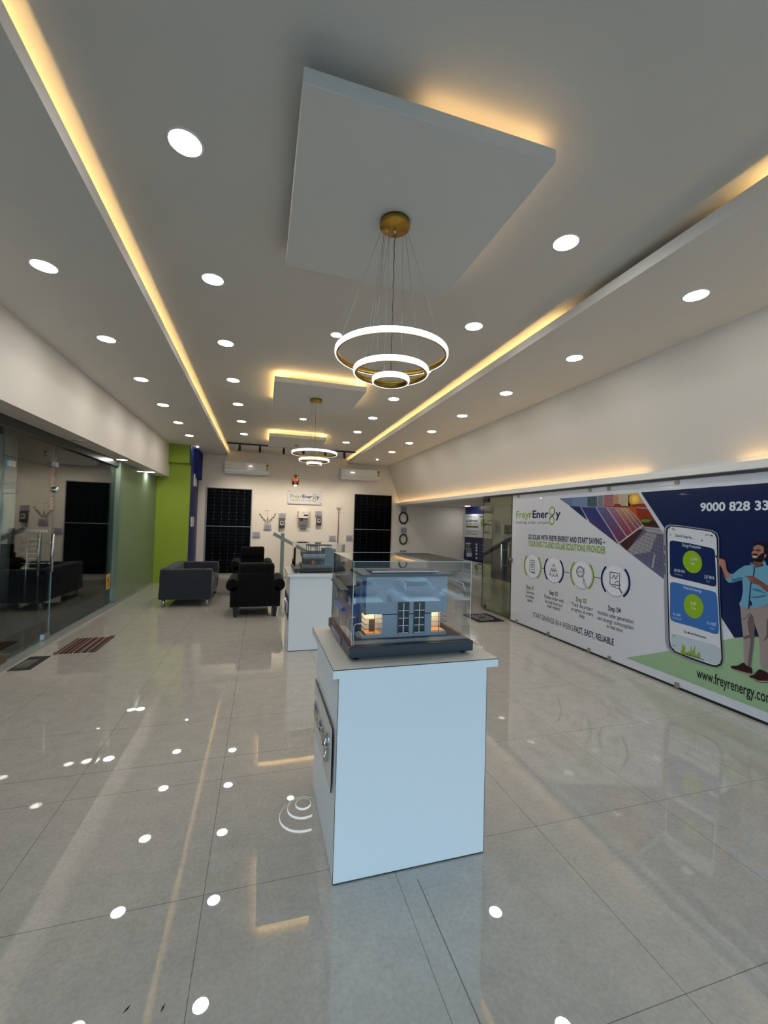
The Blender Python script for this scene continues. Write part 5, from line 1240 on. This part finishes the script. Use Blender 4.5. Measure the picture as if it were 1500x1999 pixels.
def bt(mb):
    for i, v in enumerate((820, 860, 898, 942, 997)):
        c = AS.P(*ZK(537, v)); AS.disc(mb, c, .06, .035, 1, ink(206, 210, 222)); AS.rect(mb, c.y-.14, c.y-.62, c.z-.012, c.z+.012, 1, ink(70, 86, 140))
    AS.poly(mb, [ZK(398, 795), ZK(465, 800), ZK(478, 978), ZK(408, 978)], 1, ink(196, 200, 206)); AS.poly(mb, [ZK(402, 815), ZK(468, 818), ZK(472, 868), ZK(404, 866)], 2, ink(20, 30, 40)); AS.poly(mb, [ZK(405, 870), ZK(471, 872), ZK(475, 930), ZK(408, 930)], 2, ink(70, 130, 150)); 
    c = AS.P(*ZK(434, 840)); AS.disc(mb, c, .08, .05, 3, ink(110, 140, 70)); AS.rect(mb, AS.P(*ZK(525, 760)).y, AS.P(*ZK(640, 760)).y, 1.30, 1.34, 1, ink(70, 96, 130))
mb = MB(); bt(mb); mb.build('print', None, t)
PS = Sheet('x', XA-.06, (0, -1, 0), (-1, 0, 0), .001)
t = thing('upper_poster', 'white poster reading GO BEYOND SOLAR WITH on the navy board', 'poster', (XA-.06, 11.2, 1.2))
c4 = [PS.P(*ZK(x, y)) for x, y in ((378, 418), (740, 428), (728, 740), (368, 718))]
ya, yb3, za, zb3 = (c4[0].y+c4[3].y)/2, (c4[1].y+c4[2].y)/2, (c4[2].z+c4[3].z)/2, (c4[0].z+c4[1].z)/2
MB().box((XA-.058, yb3, za), (XA-.03, ya, zb3)).build('board', ink(204, 206, 208), t)
mb = MB(); Wp = ya-yb3; Hp = zb3-za; px_ = lambda f: ya-Wp*f
PS.text(mb, 'FreyrEnergy', (PS.val, px_(.08), za+Hp*.87), Wp*.36, Hp*.055, 1, ink(70, 80, 90))
PS.text(mb, 'GO BEYOND', (PS.val, px_(.08), za+Hp*.66), Wp*.44, Hp*.09, 1, ink(30, 32, 36), .03)
PS.text(mb, 'SOLAR WITH', (PS.val, px_(.08), za+Hp*.53), Wp*.47, Hp*.08, 1, ink(120, 140, 70), .02)
PS.rect(mb, px_(.08), px_(.55), za+Hp*.42, za+Hp*.49, 1, ink(60, 70, 40))
for j in range(4): PS.rect(mb, px_(.08), px_(.55-.05*(j == 3)), za+Hp*(.28-.055*j), za+Hp*(.295-.055*j), 1, ink(130, 130, 132))
PS.disc(mb, (PS.val, px_(.72), za+Hp*.62), Wp*.09, Hp*.17, 1, ink(130, 160, 70))
PS.rect(mb, px_(.76), px_(.99), za+Hp*.74, za+Hp*.98, 1.5, ink(188, 200, 130)); PS.rect(mb, px_(.76), px_(.92), za+Hp*.22, za+Hp*.68, 2, ink(170, 174, 170)); PS.rect(mb, px_(.79), px_(.89), za+Hp*.30, za+Hp*.55, 3, ink(206, 208, 208))
PS.rect(mb, px_(.60), px_(.74), za+Hp*.86, za+Hp*.89, 2, ink(30, 30, 30)); PS.rect(mb, px_(.85), px_(1.0), za+Hp*.69, za+Hp*.74, 4, ink(24, 24, 24)); PS.rect(mb, px_(.76), px_(1.0), za+Hp*.53, za+Hp*.59, 4, ink(24, 24, 24)); PS.rect(mb, px_(.76), px_(.95), za+Hp*.20, za+Hp*.27, 4, ink(70, 74, 74))
mb.build('print', None, t)
t = thing('lower_poster', 'white printed standee with a phone outline, on the floor before the navy board', 'poster', (XA-.2, 11.0, 0))
LS = Sheet('x', XA-.16, (0, -1, 0), (-1, 0, 0), .001)
c4 = [LS.P(*ZK(x, y)) for x, y in ((345, 1035), (722, 1058), (722, 1290), (330, 1245))]
ya, yb3, zb3 = c4[0].y, c4[1].y, (c4[0].z+c4[1].z)/2
MB().box((XA-.158, yb3, .08), (XA-.14, ya, zb3)).build('board', ink(204, 206, 206), t)
MB().box((XA-.26, yb3-.02, .0), (XA-.10, ya+.02, .08)).build('base', WPLAS, t)
mb = MB(); Wp = ya-yb3; Hp = zb3-.08; za = .08; px_ = lambda f: ya-Wp*f
LS.text(mb, 'Scan your roof', (LS.val, px_(.1), za+Hp*.84), Wp*.30, Hp*.05, 1, ink(50, 50, 56))
LS.text(mb, 'ORBIT', (LS.val, px_(.1), za+Hp*.58), Wp*.24, Hp*.16, 1, ink(60, 64, 70), .03); LS.text(mb, 'CREDIT', (LS.val, px_(.1), za+Hp*.36), Wp*.24, Hp*.16, 1, ink(60, 64, 70), .03)
LS.rect(mb, px_(.1), px_(.42), za+Hp*.14, za+Hp*.17, 1, ink(130, 130, 130))
LS.disc(mb, (LS.val, px_(.53), za+Hp*.62), Wp*.05, Hp*.2, 1, ink(130, 160, 60)); LS.disc(mb, (LS.val, px_(.66), za+Hp*.42), Wp*.09, Hp*.22, 1, ink(100, 116, 70), inner=.86)
LS.stroke(mb, [(LS.val, px_(.55), za+.01), (LS.val, px_(.55), za+Hp*.75), (LS.val, px_(.59), za+Hp*.88), (LS.val, px_(.75), za+Hp*.9), (LS.val, px_(.80), za+Hp*.78), (LS.val, px_(.80), za+.01)], .03, 2, ink(86, 110, 60), px=False)
LS.rect(mb, px_(.62), px_(.72), za+Hp*.86, za+Hp*.9, 3, ink(30, 30, 34)); mb.build('print', None, t)
# painted navy diagonal dado on the alcove wall
WSH = Sheet('x', XA-.002, (0, -1, 0), (-1, 0, 0), .001); mb = MB()
a_ = WSH.P(*ZK(738, 840)); b_ = WSH.P(*ZK(1000, 715)); sl = (b_.z-a_.z)/(a_.y-b_.y)
mb.prism([(XA-.004, a_.y+1.8, .1), (XA-.004, 4.0, .1), (XA-.004, 4.0, 2.0), (XA-.004, max(4.0, a_.y-(2.0-a_.z)/sl), 2.0), (XA-.004, a_.y, a_.z), (XA-.004, a_.y+1.8, a_.z-.25)], (.003, 0, 0))
struct(mb.build('trim_3', mat('navy_wall_paint', (46, 56, 108), .5)))
p = at(*ZK(940, 525), 'x', XA-.02)
t = plaque(*ZK(940, 525), .45, .13, 'lilac label plaque on the alcove wall behind the right glass door', y=XA, ax='x')
p = at(*ZK(942, 625), 'x', XA-.08); t = thing('meter_box', 'dark meter box on the alcove wall behind the right glass door', 'meter box', (XA, p.y, p.z-.12), 'small meter boxes')
MB().box((XA-.09, p.y-.16, p.z-.12), (XA, p.y+.16, p.z+.13)).build('housing', mat('meter_housing', (74, 74, 74), .35), t, bevel=.01)
MB().box((XA-.094, p.y-.10, p.z-.02), (XA-.088, p.y+.10, p.z+.09)).build('display', mat('meter_display', (30, 34, 34), .1), t)

# ================================================================== SMALL FLOOR LITTER
for (u, v, a_, lb) in ((318, 1968, 1.2, 'tiny dark leaf scrap on the floor at the bottom left'), (248, 1970, .9, 'tiny dark curled scrap on the floor at the bottom edge')):
    p = at(u, v, 'z', 0); t = thing('leaf_scrap', lb, 'leaf scrap', (p.x, p.y, 0), 'tiny scraps on the floor')
    mb = MB(); d = Vector((math.cos(a_), math.sin(a_), 0)); n_ = Vector((-d.y, d.x, 0))
    mb.prism([p+d*.012, p+n_*.003, p-d*.012, p-n_*.003], (0, 0, .0015)); mb.build('blade', mat('leaf_dark', (34, 30, 28), .8), t)

# ================================================================== CARS PARKED OUTSIDE (seen mirrored in the near case)
def car(x, y, col, label):
    t = thing('parked_car', label, 'car', (x, y, -2.55), 'cars parked outside the shop front')
    z = -2.55; W2 = .88
    def loft(secs, name, m, sub=2):
        mb = MB(); rings = []
        for (yy, w, z0, z1, tw) in secs:   # ring: bottom, shoulder, top
            rings.append([mb.bm.verts.new(p) for p in ((x-w, y+yy, z+z0), (x-w, y+yy, z+(z0+z1)*.55), (x-w*tw, y+yy, z+z1), (x+w*tw, y+yy, z+z1), (x+w, y+yy, z+(z0+z1)*.55), (x+w, y+yy, z+z0))])
        for A, B in zip(rings, rings[1:]):
            for j in range(6): mb.bm.faces.new((A[j], A[(j+1) % 6], B[(j+1) % 6], B[j]))
        mb.bm.faces.new(rings[0][::-1]); mb.bm.faces.new(rings[-1])
        bmesh.ops.recalc_face_normals(mb.bm, faces=mb.bm.faces[:])
        return mb.build(name, m, t, subsurf=sub, smooth=True)
    P_ = mat('car_paint_'+col, {'white': (232, 234, 236), 'silver': (176, 180, 184)}[col], .25, .1, coat=1)
    GL = mat('car_glass', (24, 28, 32), .05, coat=1)
    loft([(2.05, .70, .30, .62, .9), (1.95, .84, .25, .78, .92), (1.2, W2, .22, .92, .92), (.7, W2, .22, .98, .93), (-1.6, W2, .22, 1.0, .93), (-2.0, .82, .28, .95, .9), (-2.1, .7, .35, .8, .9)], 'body', P_)
    loft([(.95, .72, .90, .98, .9), (.15, .70, .9, 1.42, .86), (-1.2, .70, .9, 1.44, .86), (-1.9, .68, .9, 1.05, .9)], 'cabin_glass', GL)
    loft([(.12, .60, 1.38, 1.45, .95), (-.4, .64, 1.40, 1.50, .95), (-1.15, .62, 1.38, 1.47, .95)], 'roof', P_)
    MB().box((x-.36, y-.75, z+1.468), (x+.36, y-.2, z+1.48)).build('sunroof', GL, t, bevel=.004)
    for s_ in (-1, 1):
        mb = MB(); rbox(mb, (x+s_*.98-.09, y+.62, z+.92), (x+s_*.98+.09, y+.76, z+1.06), .03); mb.build('door_mirror', P_, t)
        MB().tube([(x+s_*.66, y+.55, z+1.10), (x+s_*.60, y+.12, z+1.42), (x+s_*.60, y-1.2, z+1.44), (x+s_*.66, y-1.85, z+1.0)], .03, n=8).build('roof_pillar', P_, t)
        for yy in (1.35, -1.35):
            MB().lathe([(0, -.1), (.2, -.1), (.31, -.09), (.33, 0), (.31, .09), (.2, .1), (0, .1)], (x+s_*.80, y+yy, z+.33), axis='x', n=24).build('wheel', mat('tyre', (20, 20, 21), .7), t)
        mb = MB(); rbox(mb, (x+s_*.66-.14, y+1.90, z+.58), (x+s_*.66+.14, y+2.04, z+.70), .04); mb.build('headlight', mat('lamp_lens', (220, 226, 230), .05, coat=1), t)
    MB().box((x-.45, y+2.0, z+.42), (x+.45, y+2.07, z+.58)).build('grille', BLACK, t)
    return t

struct(MB().box((-20, -34, -2.6), (26, -33, 4.5)).build('wall_opposite', mat('facade_grey', (122, 124, 122), .8, noise=.25, nscale=.6)))
c0 = car(6.9, -14.2, 'white', 'white hatchback parked outside the shop front, middle of three')
car(4.4, -14.6, 'silver', 'silver car parked outside the shop front, nearest the left of the three')
c1 = copy_tree(c0, (2.7, .4, 0)); c1['label'] = 'white hatchback parked outside the shop front, last of three'
